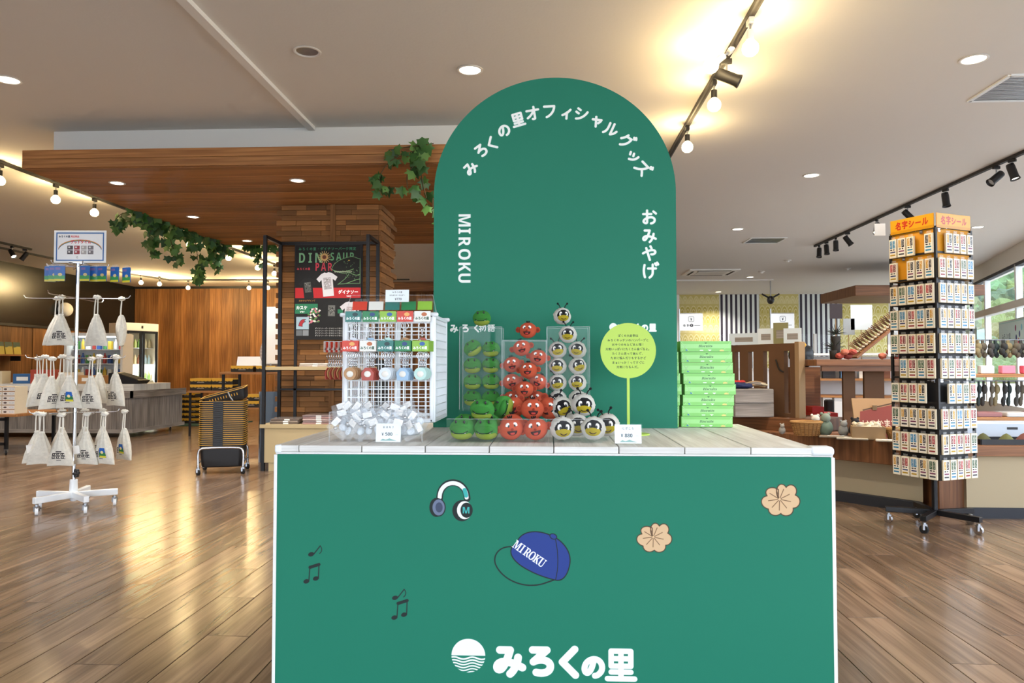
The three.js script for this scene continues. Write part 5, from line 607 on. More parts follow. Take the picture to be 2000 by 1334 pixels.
// ================= right side of the shop =================
{ // name sticker spinner
  const cx = 2.362, cz = -4.66, S = 0.306, turnL = -Math.PI / 2 + 0.4514 - 0.0, s = thing('sticker_spinner', 'tall black four-sided spinner rack on casters', 'display rack', [cx, 0, cz], 0);
  const yaw = -0.4508 - 0.6692;             // the left face looks left and towards the camera
  const body = new THREE.Group(); body.name = 'rack_body'; body.rotation.y = Math.atan2(-0.275, 0.133); s.add(body);
  const H0 = 0.31, H1 = 1.80, hm = (H0 + H1) / 2, hh = H1 - H0;
  mesh('core', box(S - 0.05, hh, S - 0.05, 0, hm, 0), M.black, body);
  mesh('corner_post', [[1, 1], [1, -1], [-1, 1], [-1, -1]].map(([a, b]) => box(0.014, hh, 0.014, a * S / 2, hm, b * S / 2)), M.black, body);
  mesh('tier_rail', [...Array(11)].flatMap((_, i) => [[0, 1], [0, -1], [1, 0], [-1, 0]].map(([a, b]) => box(a ? 0.01 : S, 0.012, b ? 0.01 : S, a * S / 2, H0 + 0.005 + i * 0.149, b * S / 2))), M.black, body);
  for (const [a, ry] of [[0, 0], [1, Math.PI / 2]]) { const g = mesh('orange_backing', box(S - 0.012, 0.31, 0.003, 0, 1.655, 0), M.orange, body); g.position.set(a ? S / 2 - 0.006 : 0, 0, a ? 0 : S / 2 - 0.006); g.rotation.y = ry; }
  mesh('pole', cyl(0.017, 0.017, 0.24, 0, 0.2, 0, 12), M.blackMetal, s);
  for (let i = 0; i < 5; i++) { const a = 0.25 + i * Math.PI * 2 / 5, l = 0.27, g = mesh('leg', rbox(l, 0.032, 0.035, l / 2, 0.088, 0, 0.003), M.blackMetal, s); g.rotation.y = a; caster(s, Math.cos(a) * (l - 0.015), -Math.sin(a) * (l - 0.015), 0.025, i % 2 ? M.rubber : M.chrome); }
  // printed cards
  const cols = ['#b03038', '#2a2a30', '#2f86b4', '#d09a2a', '#7a3030', '#345a3c'], NC = 8, NR = 4;
  const at = canvasTex(1024, 1024, (c) => { for (let j = 0; j < NR; j++) for (let i = 0; i < NC; i++) { const x = i * 128, y = j * 256, k = j * NC + i, a = cols[(k * 5 + 1) % 6], b = cols[(k * 7 + 3) % 6]; c.fillStyle = k % 7 === 3 ? '#e6d79a' : '#e9dfc6'; c.fillRect(x, y, 128, 256); c.fillStyle = '#f7f1e2'; c.fillRect(x + 6, y + 8, 116, 240); for (const [q, cc] of [[0, a], [1, b]]) { c.fillStyle = cc; c.fillRect(x + 16 + q * 52, y + 20, 42, 104); c.fillStyle = '#f7f1e2'; for (let t = 0; t < 5; t++) c.fillRect(x + 24 + q * 52 + 12 * hash(t, k, q), y + 30 + t * 18, 20, 6); c.fillStyle = '#3a3434'; c.fillRect(x + 20 + q * 52, y + 136, 36 - 10 * q, 16); } c.fillStyle = ['#7a3a5a', '#3a4a7a', '#2f7a94', '#8a6a2a'][k % 4]; c.fillRect(x + 18, y + 168, 92, 18); c.fillStyle = ['#3a3a40', '#9a3a3a', '#2f86b4', '#c09a2a'][(k * 3) % 4]; c.fillRect(x + 18, y + 208, 92, 20); } });
  const am = print(at, 0.35), CW = 0.0535, CH = 0.118, cardBody = rbox(CW, CH, 0.012, 0, 0, 0, 0.002), tab = box(0.03, 0.016, 0.002, 0, CH / 2 + 0.007, 0), prints = [];
  for (let k = 0; k < NC * NR; k++) { const g = face(CW - 0.002, CH - 0.002, 0, 0, 0.0066), uv = g.attributes.uv; for (let i = 0; i < 4; i++) uv.setXY(i, ((k % NC) + uv.getX(i)) / NC, 1 - (Math.floor(k / NC) + 1 - uv.getY(i)) / NR); prints.push(g); }
  const missing = { '0,0,3': 1, '0,1,1': 1, '0,5,0': 1, '0,6,4': 1, '1,0,0': 1, '1,6,0': 1 };
  body.updateMatrixWorld(true); s.updateMatrixWorld(true);
  for (const f of [0, 1]) for (let r = 0; r < 10; r++) for (let k = 0; k < 5; k++) {
    const kk = f ? 4 - k : k; if (missing[`${f},${r},${k}`]) { const hk = mesh('empty_hook', merge([rod([0, 0, 0], [0, 0, 0.05], 0.002, 6), box(0.02, 0.02, 0.004, 0, 0, 0)]), M.chrome, body); const y = H1 - 0.012 - r * 0.149, u = -S / 2 + 0.031 + k * 0.061; hk.position.set(f ? S / 2 : u, y, f ? -u : S / 2); hk.rotation.y = f ? Math.PI / 2 : 0; continue; }
    const u = -S / 2 + 0.031 + k * 0.061, y = H1 - 0.03 - r * 0.149 - CH / 2, p = V(f ? S / 2 + 0.014 : u, y, f ? -u : S / 2 + 0.014).applyMatrix4(body.matrixWorld);
    const c = thing('name_sticker_card', `name sticker card, ${ORD[r]} row from the top, ${ORD[k]} from left on the spinner's ${f ? 'right' : 'left'} face`, 'sticker card', [p.x, p.y, p.z], 0, 'name sticker cards on the spinner'); c.rotation.y = body.rotation.y + (f ? Math.PI / 2 : 0) + rnd(-0.06, 0.06);
    mesh('card_pack', cardBody, M.cream, c); mesh('print', prints[Math.floor(rnd(32))], am, c); mesh('hang_tab', tab, M.film, c);
  }
  const ht = canvasTex(512, 128, (c, W, H) => { c.fillStyle = '#e0a21c'; c.fillRect(0, 0, W, H); c.fillStyle = '#d08f12'; c.fillRect(0, 104, W, 24); jtext(c, '名字シール', W / 2, 58, 78, 15, '#c0281e', 1.02); }), hm2 = print(ht, 0.3);
  for (const f of [0, 1]) { const p = V(f ? S / 2 + 0.004 : 0, H1 + 0.045, f ? 0 : S / 2 + 0.004).applyMatrix4(body.matrixWorld), c = thing('header_card', `orange header card with red lettering over the spinner's ${f ? 'right' : 'left'} face`, 'sign', [p.x, p.y, p.z]); c.rotation.y = body.rotation.y + (f ? Math.PI / 2 : 0); mesh('card', box(S - 0.01, 0.088, 0.003), M.orange, c); mesh('print', face(S - 0.012, 0.086, 0, 0, 0.002), hm2, c); }
  const nt = thing('white_note', 'small white note clipped behind the orange header card', 'note', [2.19, 1.84, -4.95]); mesh('paper', box(0.07, 0.08, 0.002, 0, 0.04, 0), M.paper, nt);
}
{ // low bench display running at an angle, then straight along the right
  const poly3 = (pts, y0, y1) => { const g = extrude(pts.map(([x, z]) => [x, -z]), y1 - y0, 0.003); g.rotateX(-Math.PI / 2); return g.translate(0, (y0 + y1) / 2, 0); };
  const L = [[1.0, -6.61], [2.5, -4.9], [2.535, -4.9], [2.535, -5.78], [3.1, -5.78], [3.1, -6.4], [1.85, -7.05]], b = thing('low_display_bench', 'low angled display bench with thick brown wood top', 'bench');
  mesh('bench_top', uvBox(poly3(L, 0.312, 0.47), 0), M.bench[1], b); mesh('recessed_panel', poly3([[1.15, -6.62], [2.5, -5.08], [2.53, -5.78], [3.05, -5.8], [3.05, -6.3], [1.85, -6.95]], 0.07, 0.312), M.beige, b); mesh('kick_board', poly3([[1.13, -6.6], [2.48, -5.04], [2.53, -5.78], [3.05, -5.8], [3.05, -6.3], [1.85, -6.95]], 0, 0.075), M.kick, b);
  const r = thing('straight_bench', 'low beige-fronted bench at the right edge by the windows', 'bench'); mesh('bench_top', rbox(2.2, 0.066, 0.9, 3.64, 0.437, -5.32, 0.004), M.bench[2], r); mesh('front_panel', box(2.05, 0.34, 0.82, 3.72, 0.235, -5.33), M.beige, r); mesh('kick_board', box(2.03, 0.07, 0.82, 3.72, 0.035, -5.32), M.kick, r); mesh('end_panel', box(0.16, 0.4, 0.7, 2.62, 0.2, -5.3, 1), M.bench[0], r);
  const U = -0.856;
  const rs = thing('wood_riser', 'brown wood riser step on the angled bench', 'riser', [1.87, 0.471, -6.24], U); mesh('riser_block', rbox(0.95, 0.1, 0.5, 0, 0.05, 0, 0.004), M.bench[1], rs);
  const pt = thing('slotted_partition', 'brown upright partition board with vertical slots', 'partition', [1.8, 0.572, -6.26], -1.05);
  { const s2 = new THREE.Shape([[-0.36, 0], [0.36, 0], [0.36, 0.59], [-0.36, 0.59]].map((p) => new THREE.Vector2(...p))); for (const x of [-0.28, -0.12, 0.05, 0.27]) { const h = new THREE.Path(); const w = 0.03; h.moveTo(x - w, 0.03); h.lineTo(x + w, 0.03); h.lineTo(x + w, 0.53); h.lineTo(x - w, 0.53); s2.holes.push(h); } mesh('board', extrude(s2, 0.045), M.brown, pt); mesh('end_post', box(0.04, 0.6, 0.07, 0.38, 0.3, 0, 1), M.kraft, pt); mesh('ornament', tube([[0.16, 0.46, 0.03], [0.2, 0.38, 0.03], [0.24, 0.36, 0.03]], 0.006, 6), M.dark, pt);
    [[-0.22, 0.26, 0.1, 0xd8e4ea, 'pale blue flyer'], [0.03, 0.13, 0.13, 0xe4ecef, 'white flyer with a diagonal line'], [0.19, 0.12, 0.17, 0x8a8458, 'olive photo flyer'], [0.31, 0.14, 0.12, 0xdde6ea, 'white flyer at the end post']].forEach(([x, w, h, q, l]) => { const p = V(x, 0.59, 0.0).applyAxisAngle(V(0, 1, 0), -1.05).add(V(1.8, 0.572, -6.26)), c = thing('flyer', `${l} standing on the slotted partition`, 'flyer', [p.x, p.y + 0.001, p.z], -0.6); mesh('sheet', box(w, h, 0.003, 0, h / 2, 0), flat(q, 0.7), c); mesh('picture', box(w * 0.6, h * 0.4, 0.001, 0, h * 0.45, 0.002), M.grey[2], c); }); }
  const db = thing('two_drawer_chest', 'small grey washed wood chest with two drawers', 'chest', [1.62, 0.572, -6.1], 0.15); mesh('case', rbox(0.33, 0.225, 0.26, 0, 0.1125, -0.005, 0.003), M.grey[0], db); for (const y of [0.057, 0.168]) mesh('drawer', rbox(0.32, 0.105, 0.02, 0, y, 0.13, 0.003), M.grey[2], db);
  const pile = (name, label, cat, pos, n, mat, f) => { const o = thing(name, label, cat, pos); for (let i = 0; i < n; i++) { const m = mesh(f.part, f.g(i), Array.isArray(mat) ? pick(mat) : mat, o); } return o; };
  pile('navy_cloth', 'dark navy cloth heap on the drawer chest', 'cloth', [1.53, 0.798, -6.08], 3, M.navy, { part: 'fold', g: (i) => wobbly(0.05, 1.4, 0.5, 1, 0.4, 4, i + 3).translate(-0.03 + i * 0.045, 0.024, 0) });
  pile('driftwood_bundle', 'bundle of pale driftwood sticks on the drawer chest', 'driftwood', [1.69, 0.798, -6.09], 6, [M.kraft, M.cream, M.grey[2]], { part: 'stick', g: (i) => tube([[-0.1 + rnd(0.03), 0.012 + i * 0.006, rnd(-0.05, 0.05)], [0, 0.025 + i * 0.006, rnd(-0.03, 0.03)], [0.1 - rnd(0.03), 0.014 + i * 0.005, rnd(-0.05, 0.05)]], 0.007, 6) });
  pile('red_ornament', 'red ornament lying behind the navy cloth', 'ornament', [1.56, 0.84, -6.13], 3, M.red, { part: 'lobe', g: (i) => sph(0.022, -0.03 + i * 0.03, 0.01, 0, 1.2, 0.7, 1) });
  // wicker basket
  const wk = (x, y, z, r0, r1, h, label) => { const o = thing('wicker_basket', label, 'basket', [x, y, z]); const gs = []; for (let j = 0; j < 8; j++) { const q = r0 + (r1 - r0) * j / 7; gs.push(new THREE.TorusGeometry(q, h / 15, 6, 28).rotateX(Math.PI / 2).scale(1, 1, 0.75).translate(0, h * (j + 0.5) / 8, 0)); } mesh('weave', gs, flat(0xa87a44, 0.8), o); mesh('ribs', merge([...Array(22)].map((_, i) => { const a = i * 0.2856; return rod([r0 * 1.02 * Math.cos(a), 0, r0 * 0.77 * Math.sin(a)], [r1 * 1.02 * Math.cos(a), h, r1 * 0.77 * Math.sin(a)], h / 20, 5); })), flat(0x8a6236, 0.85), o); mesh('rim', new THREE.TorusGeometry(r1 * 1.02, h / 11, 6, 28).rotateX(Math.PI / 2).scale(1, 1, 0.75).translate(0, h, 0), flat(0xb88a52, 0.8), o); mesh('base', cyl(r0, r0, 0.004, 0, 0.003, 0, 20).scale(1, 1, 0.75), M.brown, o); return o; };
  wk(1.9, 0.471, -5.53, 0.085, 0.112, 0.1, 'brown wicker basket at the bench edge beside the green counter'); wk(2.42, 0.471, -5.2, 0.075, 0.1, 0.08, 'dark wicker basket with a green book near the spinner');
  [[1.88, 0.5, -5.52, 0.03, 0xcdbca8, 'beige'], [1.94, 0.505, -5.54, 0.028, 0xb8a48c, 'tan']].forEach(([x, y, z, r0, q, l]) => { const o = mesh('soft_toy', wobbly(r0, 1.3, 0.9, 1, 0.3, 4, 9), flat(q, 0.9)); o.position.set(x, y + 0.03, z); tag(o, `small ${l} soft toy lying in the wicker basket`, 'toy'); });
  const toy = (x, z, h, q, label, head) => { const o = thing('souvenir_figure', label, 'figure', [x, 0.471, z]); mesh('body', wobbly(h * 0.3, 1, 1.2, 0.9, 0.15, 3, 12).translate(0, h * 0.34, 0), flat(q, 0.8), o); mesh('head', sph(h * 0.2, 0, h * 0.78, 0.01), flat(head, 0.8), o); for (const s of [-1, 1]) mesh('ear', sph(h * 0.07, s * h * 0.15, h * 0.95, 0), flat(head, 0.8), o); };
  toy(2.02, -5.5, 0.17, 0x6a7a6a, 'grey-green figure with round face on the bench', 0x8a9484); toy(1.99, -5.62, 0.15, 0xd8cfc0, 'pale bird-like figure behind the wicker basket', 0xe4dccf); toy(2.13, -5.45, 0.12, 0x8a8a88, 'grey figure in the middle of the bench', 0x9a9a96); toy(2.2, -5.42, 0.14, 0x1e1a1c, 'black cat-like figure on the bench', 0x1e1a1c); toy(1.75, -5.63, 0.08, 0x9a938a, 'tiny grey figure left of the wicker basket', 0xa8a198);
  const wb = thing('shell_box', 'pale wood box of cream shells on the bench', 'box', [2.23, 0.471, -5.28], -0.3); mesh('box', [box(0.2, 0.09, 0.01, 0, 0.045, 0.07), box(0.2, 0.09, 0.01, 0, 0.045, -0.07), box(0.01, 0.09, 0.15, 0.1, 0.045, 0), box(0.01, 0.09, 0.15, -0.1, 0.045, 0), box(0.2, 0.008, 0.15, 0, 0.004, 0)], M.kraft, wb);
  for (let i = 0; i < 16; i++) { const sh = mesh('shell', wobbly(0.022, 1.2, 0.7, 0.8, 0.3, 4, i), flat(0xe6d6b8, 0.6)); sh.position.set(2.16 + (i % 5) * 0.036, 0.55 + Math.floor(i / 10) * 0.02, -5.31 + (Math.floor(i / 5) % 2) * 0.05); sh.rotation.set(i, i * 2, 0); tag(sh, 'cream shell heaped in the pale wood box on the bench', 'shell', 'shells in the wood box'); }
  const fp = (x, z, w, d, q, l, y = 0.471) => { const o = thing('flat_packet', l, 'packet', [x, y, z], -0.4); mesh('packet', rbox(w, 0.012, d, 0, 0.006, 0, 0.005, 0, 2), flat(q, 0.6), o); mesh('label', box(w * 0.5, 0.001, d * 0.4, 0, 0.0125, 0), M.paper, o); };
  fp(2.12, -5.27, 0.2, 0.12, 0xb8ad9a, 'flat beige packet before the shell box'); fp(2.05, -5.38, 0.22, 0.1, 0x8a7a68, 'flat brown packet along the bench edge'); fp(2.3, -5.12, 0.16, 0.1, 0xd8d0c0, 'cream leaflet at the bench front edge');
  const bk = thing('green_book', 'pale green booklet tilted in the dark wicker basket', 'booklet', [2.43, 0.53, -5.19], -0.5); mesh('cover', rbox(0.1, 0.012, 0.13, 0, 0.03, 0, 0.002), flat(0x9fae84, 0.6), bk).rotation.z = 0.5; mesh('pages', box(0.095, 0.006, 0.125, 0.004, 0.022, 0), M.paper, bk).rotation.z = 0.5;
  const tt = canvasTex(256, 200, (c, W, H) => { c.fillStyle = '#b08a62'; c.fillRect(0, 0, W, H); poly(c, [[40, 70], [256, 30], [256, 200], [20, 200]], '#8a4038'); svg(c, 'M60 62L256 22', null, '#5a4030', 7); jtext(c, 'いつかまた', 150, 130, 46, 10, '#ead9c0', 0.92); });
  const sg = thing('tilted_card_sign', 'tilted brown and dark red cardboard sign with cream lettering', 'sign', [2.36, 0.471, -5.42], -0.1); const pl = mesh('board', rbox(0.3, 0.29, 0.012, 0, 0.145, 0, 0.003), M.kraft, sg); mesh('print', face(0.296, 0.286, 0, 0.145, 0.0068), print(tt, 0.8), pl); pl.rotation.x = -0.35; mesh('prop', box(0.03, 0.2, 0.01, 0, 0.1, -0.12), M.kraft, sg).rotation.x = 0.3;
  // raised shelf with dried goods
  const sh = thing('raised_shelf', 'raised brown shelf on slotted panels above the bench', 'shelf', [2.46, 0.471, -5.95]); mesh('shelf_top', rbox(0.85, 0.05, 0.5, 0, 0.535, 0, 0.004), M.bench[1], sh); mesh('shelf_band', box(0.8, 0.04, 0.03, 0.02, 0.49, 0.22), M.bench[0], sh);
  for (const x of [-0.13, 0.06, 0.26, 0.37]) mesh('slat_panel', box(x === 0.06 ? 0.15 : 0.09, 0.51, 0.03, x, 0.255, 0.1, 1), M.brown, sh);
  const Y = 1.032; const sl = thing('slanted_dried_rack', 'slanted wood rack of bundled dried sticks on the raised shelf', 'rack', [2.5, Y, -5.9]); mesh('slanted_board', rbox(0.5, 0.018, 0.16, 0, 0, 0, 0.003), M.bench[2], sl).position.set(0.08, 0.17, 0); sl.children[0].rotation.z = 0.68; mesh('prop_leg', [rod([0.22, 0, -0.05], [0.22, 0.28, -0.05], 0.008), rod([0.22, 0, 0.05], [0.22, 0.28, 0.05], 0.008)], M.kraft, sl);
  for (let i = 0; i < 15; i++) { const a = 0.68, t = -0.2 + i * 0.03, b2 = thing('dried_bundle', `dried stick bundle ${ORD[i]} up the slanted rack`, 'dried sticks', [2.5 + 0.08 + Math.cos(a) * t - 0.012, Y + 0.17 + Math.sin(a) * t + 0.02, -5.9], 0, 'dried bundles on the slanted rack'); mesh('sticks', merge([0, 1, 2].map((k) => rod([-0.03 - 0.01 * k, 0.05 + 0.01 * k, -0.06 + k * 0.04], [0.03, -0.015 + 0.005 * k, 0.06 - k * 0.03], 0.0045, 5))), i % 3 ? M.brown : M.kraft, b2); mesh('band', box(0.02, 0.012, 0.05), M.cream, b2); }
  for (const [x, y, r0, l] of [[2.235, 0.2, 0.07, 'upper'], [2.22, 0.09, 0.08, 'lower']]) { const sp = thing('spiky_plant', `dark spiky air plant, ${l} of two at the shelf's left`, 'plant', [x, Y, -5.84]); mesh('pot', lathe([[0, 0], [0.03, 0], [0.035, y - 0.02], [0, y - 0.02]], 12), M.dark, sp); for (let i = 0; i < 18; i++) { const a = i * 2.4, e = -0.3 + 1.5 * hash(i, 1, 5), d0 = V(Math.cos(a) * Math.cos(e), Math.sin(e), Math.sin(a) * Math.cos(e)); mesh('leaf', new THREE.ConeGeometry(0.006, r0 * 1.3, 5).applyQuaternion(new THREE.Quaternion().setFromUnitVectors(V(0, 1, 0), d0)).translate(d0.x * r0 * 0.6, y + d0.y * r0 * 0.6, d0.z * r0 * 0.6), i % 2 ? flat(0x2e3a2c, 0.8) : M.dark, sp); } }
  for (let i = 0; i < 9; i++) { const rp = mesh('dried_fruit', wobbly(0.026, 1.2, 0.9, 1, 0.4, 4, i + 30), flat([0xa8483a, 0xc07058, 0x8a3a30][i % 3], 0.8)); rp.position.set(i < 4 ? 2.24 + i * 0.03 : 2.56 + (i - 4) * 0.05, Y + 0.025 + (i % 2) * 0.03, -5.78 + (i % 2) * 0.02); tag(rp, i < 4 ? 'reddish dried fruit heaped at the left of the raised shelf' : 'reddish dried fruit under the slanted rack', 'dried fruit', i < 4 ? 'dried fruit at the shelf left' : 'dried fruit under the slanted rack'); }
  [[2.32, 0.33, 0.1, 0.12, 0x2c2024, 'dark picture card'], [2.42, 0.2, 0.09, 0.13, 0x9aa0a4, 'grey picture card'], [2.52, 0.24, 0.17, 0.2, 0xdfeaf2, 'white picture card'], [2.6, 0.02, 0.05, 0.09, 0xe8e4dc, 'small white price slip']].forEach(([x, y, w, h, q, l]) => { const o = thing('picture_card', `${l} standing among the dried goods`, 'card', [x, Y, y < 0.1 ? -5.72 : -6.05]); mesh('stand', rod([0, 0, -0.01], [0, y + 0.02, -0.01], 0.004), M.kraft, o); mesh('card', box(w, h, 0.004, 0, y + h / 2, 0), flat(q, 0.6), o); });
  const bp = thing('black_soft_bag', 'black bag with yellow trim on the lower shelf behind the partition', 'bag', [2.22, 0.471, -6.58]); mesh('stand', box(0.25, 0.5, 0.2, 0, 0.25, 0), M.bench[0], bp); mesh('bag', wobbly(0.11, 0.9, 1, 0.8, 0.3, 4, 41).translate(0, 0.6, 0), M.black, bp); mesh('trim', wobbly(0.05, 1, 0.6, 1, 0.3, 4, 42).translate(-0.02, 0.69, 0.03), M.yellow, bp);
  const rb = thing('red_box', 'bright red box stacked on dark stand behind the bench goods', 'box', [2.3, 0.471, -6.36]); mesh('stand', box(0.22, 0.06, 0.2, 0, 0.03, 0), M.dark, rb); mesh('box', rbox(0.22, 0.06, 0.18, 0, 0.09, 0, 0.004), M.red, rb); mesh('small_box', rbox(0.1, 0.05, 0.16, -0.05, 0.145, 0, 0.004), M.red, rb);
  const ds = thing('dark_stand', 'dark upright stand beside the red box', 'stand', [2.44, 0.471, -6.55]); mesh('upright', rbox(0.07, 0.22, 0.08, 0, 0.11, 0, 0.02, 0, 2), M.dark, ds); mesh('foot', box(0.1, 0.02, 0.1, 0, 0.01, 0), M.dark, ds);
}
{ // strap rack by the window and tray
  const r = thing('strap_rack', 'wood shelf rack of hanging straps before the window', 'rack', [3.62, 0.471, -5.6]); for (const x of [-0.55, 0.55]) mesh('post', box(0.03, 0.75, 0.03, x, 0.375, -0.1), M.steel, r); for (const [y, d] of [[0.44, 0.22], [0.13, 0.3]]) mesh('shelf', rbox(1.16, 0.025, d, 0, y, 0, 0.003), M.canopy[3], r); for (const y of [0.7, 0.4]) mesh('rail', rod([-0.55, y, 0.02], [0.55, y, 0.02], 0.006), M.steel, r); mesh('side_board', box(1.1, 0.1, 0.02, 0, 0.06, 0.1), M.plaster, r);
  const sg = merge([box(0.018, 0.05, 0.012, 0, -0.025, 0), sph(0.026, 0.006, -0.05, 0, 1, 1.2, 0.8, 8), sph(0.022, -0.012, -0.085, 0.006, 1, 1.3, 0.8, 8), sph(0.018, 0.01, -0.11, 0, 1, 1.2, 0.8, 8)]), sg2 = merge([box(0.016, 0.14, 0.008, 0, -0.07, 0), sph(0.02, 0.006, -0.06, 0, 1, 1.8, 0.7, 8), sph(0.018, -0.01, -0.15, 0, 0.9, 2, 0.7, 8)]), cc = [0x24221f, 0x3a3630, 0x8a7a54, 0x1c2a28, 0x5a5040, 0xc85a6a, 0xcfe4ea];
  for (let row = 0; row < 2; row++) for (let i = 0; i < 24; i++) { const m = mesh('hanging_strap', row ? sg2 : sg, flat(cc[row ? (i * 3) % 5 : (i * 2) % 5], 0.7)); m.position.set(3.1 + i * 0.045, 0.471 + (row ? 0.4 : 0.7), -5.575 + (i % 2) * 0.02); m.rotation.y = rnd(-0.5, 0.5); tag(m, `dark trinket strap, ${ORD[i]} from left on the ${row ? 'lower' : 'upper'} strap rail`, 'strap', 'trinket straps by the window'); }
  for (let i = 0; i < 6; i++) { const c = mesh('pastel_pack', rbox(0.1, 0.06, 0.05, 0, 0.03, 0, 0.008), flat([0xe6ecf0, 0xf08aa0, 0xe8607a, 0xbfe6f0, 0xd8e8ee, 0xf0d8c0][i], 0.5)); c.position.set(3.2 + i * 0.15, 0.471 + 0.4535, -5.56); tag(c, `pastel packet ${ORD[i]} from left on the strap rack shelf`, 'packet', 'pastel packets on the strap rack'); }
  for (let i = 0; i < 5; i++) { const c = mesh('folded_cloth', rbox(0.18, 0.035, 0.2, 0, 0.0175, 0, 0.012, 0, 2), flat([0x9a6a68, 0xc9c4bf, 0x8a4a4c, 0xd8d0cc, 0xa87a78][i], 0.9)); c.position.set(3.16 + i * 0.21, 0.471 + 0.143, -5.55); tag(c, `folded cloth ${ORD[i]} from left on the lowest strap rack shelf`, 'cloth', 'folded cloths on the strap rack'); }
  const bx = thing('storage_box', 'pale blue-white storage box with a black handle slot', 'box', [3.3, 0.471, -5.32]); mesh('box', rbox(0.95, 0.12, 0.24, 0, 0.06, 0, 0.006), flat(0xc8d2dc, 0.6), bx); mesh('handle_slot', rbox(0.07, 0.016, 0.004, -0.14, 0.085, 0.121, 0.001), M.black, bx);
  const t = thing('black_tray', 'long shallow black tray on the straight bench', 'tray', [3.25, 0.471, -5.03]); mesh('tray', [box(0.9, 0.006, 0.2, 0, 0.003, 0), box(0.9, 0.035, 0.01, 0, 0.0175, 0.1), box(0.9, 0.035, 0.01, 0, 0.0175, -0.1), box(0.01, 0.035, 0.2, 0.45, 0.0175, 0), box(0.01, 0.035, 0.2, -0.45, 0.0175, 0)], M.black, t); mesh('handle', [box(0.03, 0.012, 0.08, -0.465, 0.028, 0), box(0.03, 0.012, 0.08, 0.465, 0.028, 0)], M.black, t);
  for (let i = 0; i < 5; i++) { const m = mesh('moss_ball', lathe([[0, 0], [0.05, 0.002], [0.045, 0.02], [0.02, 0.05], [0, 0.062]], 14), flat([0x5a5a38, 0x6a6a3c, 0x7a4a40, 0x58603a, 0x50583a][i], 0.95)); m.position.set(2.87 + i * 0.13, 0.478, -5.03 + (i % 2) * 0.03); tag(m, `mossy cone ornament ${ORD[i]} from left in the black tray`, 'ornament', 'ornaments in the black tray'); }
}
{ // tills, white shelving and window banners in the background
  const tx = (n) => canvasTex(256, 192, (c, W, H) => { c.fillStyle = '#eef3f6'; c.fillRect(0, 0, W, H); c.strokeStyle = '#3a4656'; c.lineWidth = 5; c.beginPath(); c.roundRect(98, 28, 60, 60, 12); c.stroke(); ltext(c, '¥', 128, 60, 'bold 46px sans-serif', '#2a3442'); jtext(c, '会計', 72, 132, 34, 11, '#2a3442', 1.25); ell(c, 132, 132, 19, 19, '#1f2430'); ltext(c, n, 132, 133, 'bold 26px sans-serif', '#fff'); c.fillStyle = '#2a3442'; c.fillRect(162, 129, 66, 5); });
  for (const [x, n, l] of [[2.31, '1', 'left till sign with yen mark on a post'], [3.76, '2', 'right till sign with yen mark on a post']]) { const s = thing('till_sign', l, 'sign', [x, 0, -12]); mesh('post', cyl(0.012, 0.012, 1.9, -0.19, 0.95, 0, 8), M.steel, s); mesh('foot', cyl(0.12, 0.12, 0.02, -0.19, 0.01, 0, 20), M.steel, s); mesh('panel', box(0.37, 0.27, 0.008, 0, 1.685, 0), M.white, s); mesh('print', face(0.365, 0.265, 0, 1.685, 0.005), print(tx(n), 0.5), s); mesh('bracket', rod([-0.19, 1.83, 0], [0.18, 1.83, 0], 0.006), M.steel, s); }
  const tc = thing('till_counter', 'long white till counter before the striped wall', 'counter', [4.2, 0, -13.6]); mesh('body', box(5.2, 0.9, 0.6, 0, 0.45, 0), M.white, tc); mesh('worktop', rbox(5.3, 0.04, 0.7, 0, 0.92, 0, 0.006), M.plaster, tc); for (let i = 0; i < 4; i++) mesh('screen_post', box(0.05, 0.62, 0.04, -2 + i * 1.3, 1.25, 0.1), M.plaster, tc); for (let i = 0; i < 3; i++) mesh('clear_screen', face(1.22, 0.5, -1.35 + i * 1.3, 1.3, 0.1), M.acrylic, tc);
  const sf = thing('white_shelving', 'white slatted shelving lit by the windows beyond the bench', 'shelving', [3.55, 0, -9.1], -0.25); for (const x of [-0.7, 0, 0.7]) mesh('upright', box(0.04, 1.15, 0.04, x, 0.575, 0.15), M.white, sf); for (const y of [0.62, 0.82, 1.12]) mesh('shelf', box(1.5, 0.025, 0.4, 0, y, 0), y > 1 ? M.white : M.canopy[3], sf); for (let i = 0; i < 12; i++) mesh('slat', box(0.1, 0.6, 0.015, -0.68 + i * 0.124, 0.31, 0.17), M.white, sf); mesh('back_board', box(1.5, 1.1, 0.02, 0, 0.55, -0.2), M.white, sf);
  const g9 = [0x3a5a9a, 0xd8e4f0, 0x2a2a30, 0x6a9ac8, 0xe8e0d0, 0x7a4a30]; for (let i = 0; i < 6; i++) { const b = mesh('shelf_box', rbox(0.14, 0.12, 0.16, 0, 0.06, 0, 0.004), flat(g9[i], 0.6)); const p = V(-0.55 + i * 0.2, 0.8335, -0.02).applyAxisAngle(V(0, 1, 0), -0.25).add(V(3.55, 0, -9.1)); b.position.copy(p); b.rotation.y = -0.25; tag(b, `boxed gift ${ORD[i]} from left on the white shelving`, 'box', 'gift boxes on the white shelving'); }
  const bt = canvasTex(512, 128, (c, W, H) => { c.fillStyle = '#cfe9ec'; c.fillRect(0, 0, W, H); c.strokeStyle = '#9fd0d8'; c.lineWidth = 4; c.strokeRect(6, 6, W - 12, H - 12); jtext(c, 'みろくの里', 150, 74, 34, 9, '#3a5a78', 1.0); for (const [x, y, q] of [[330, 40, '#8a3a6a'], [400, 70, '#3a4a8a'], [340, 86, '#3a4a8a'], [380, 104, '#e05a7a'], [440, 40, '#7ac0d8']]) ell(c, x, y, 13, 15, q); });
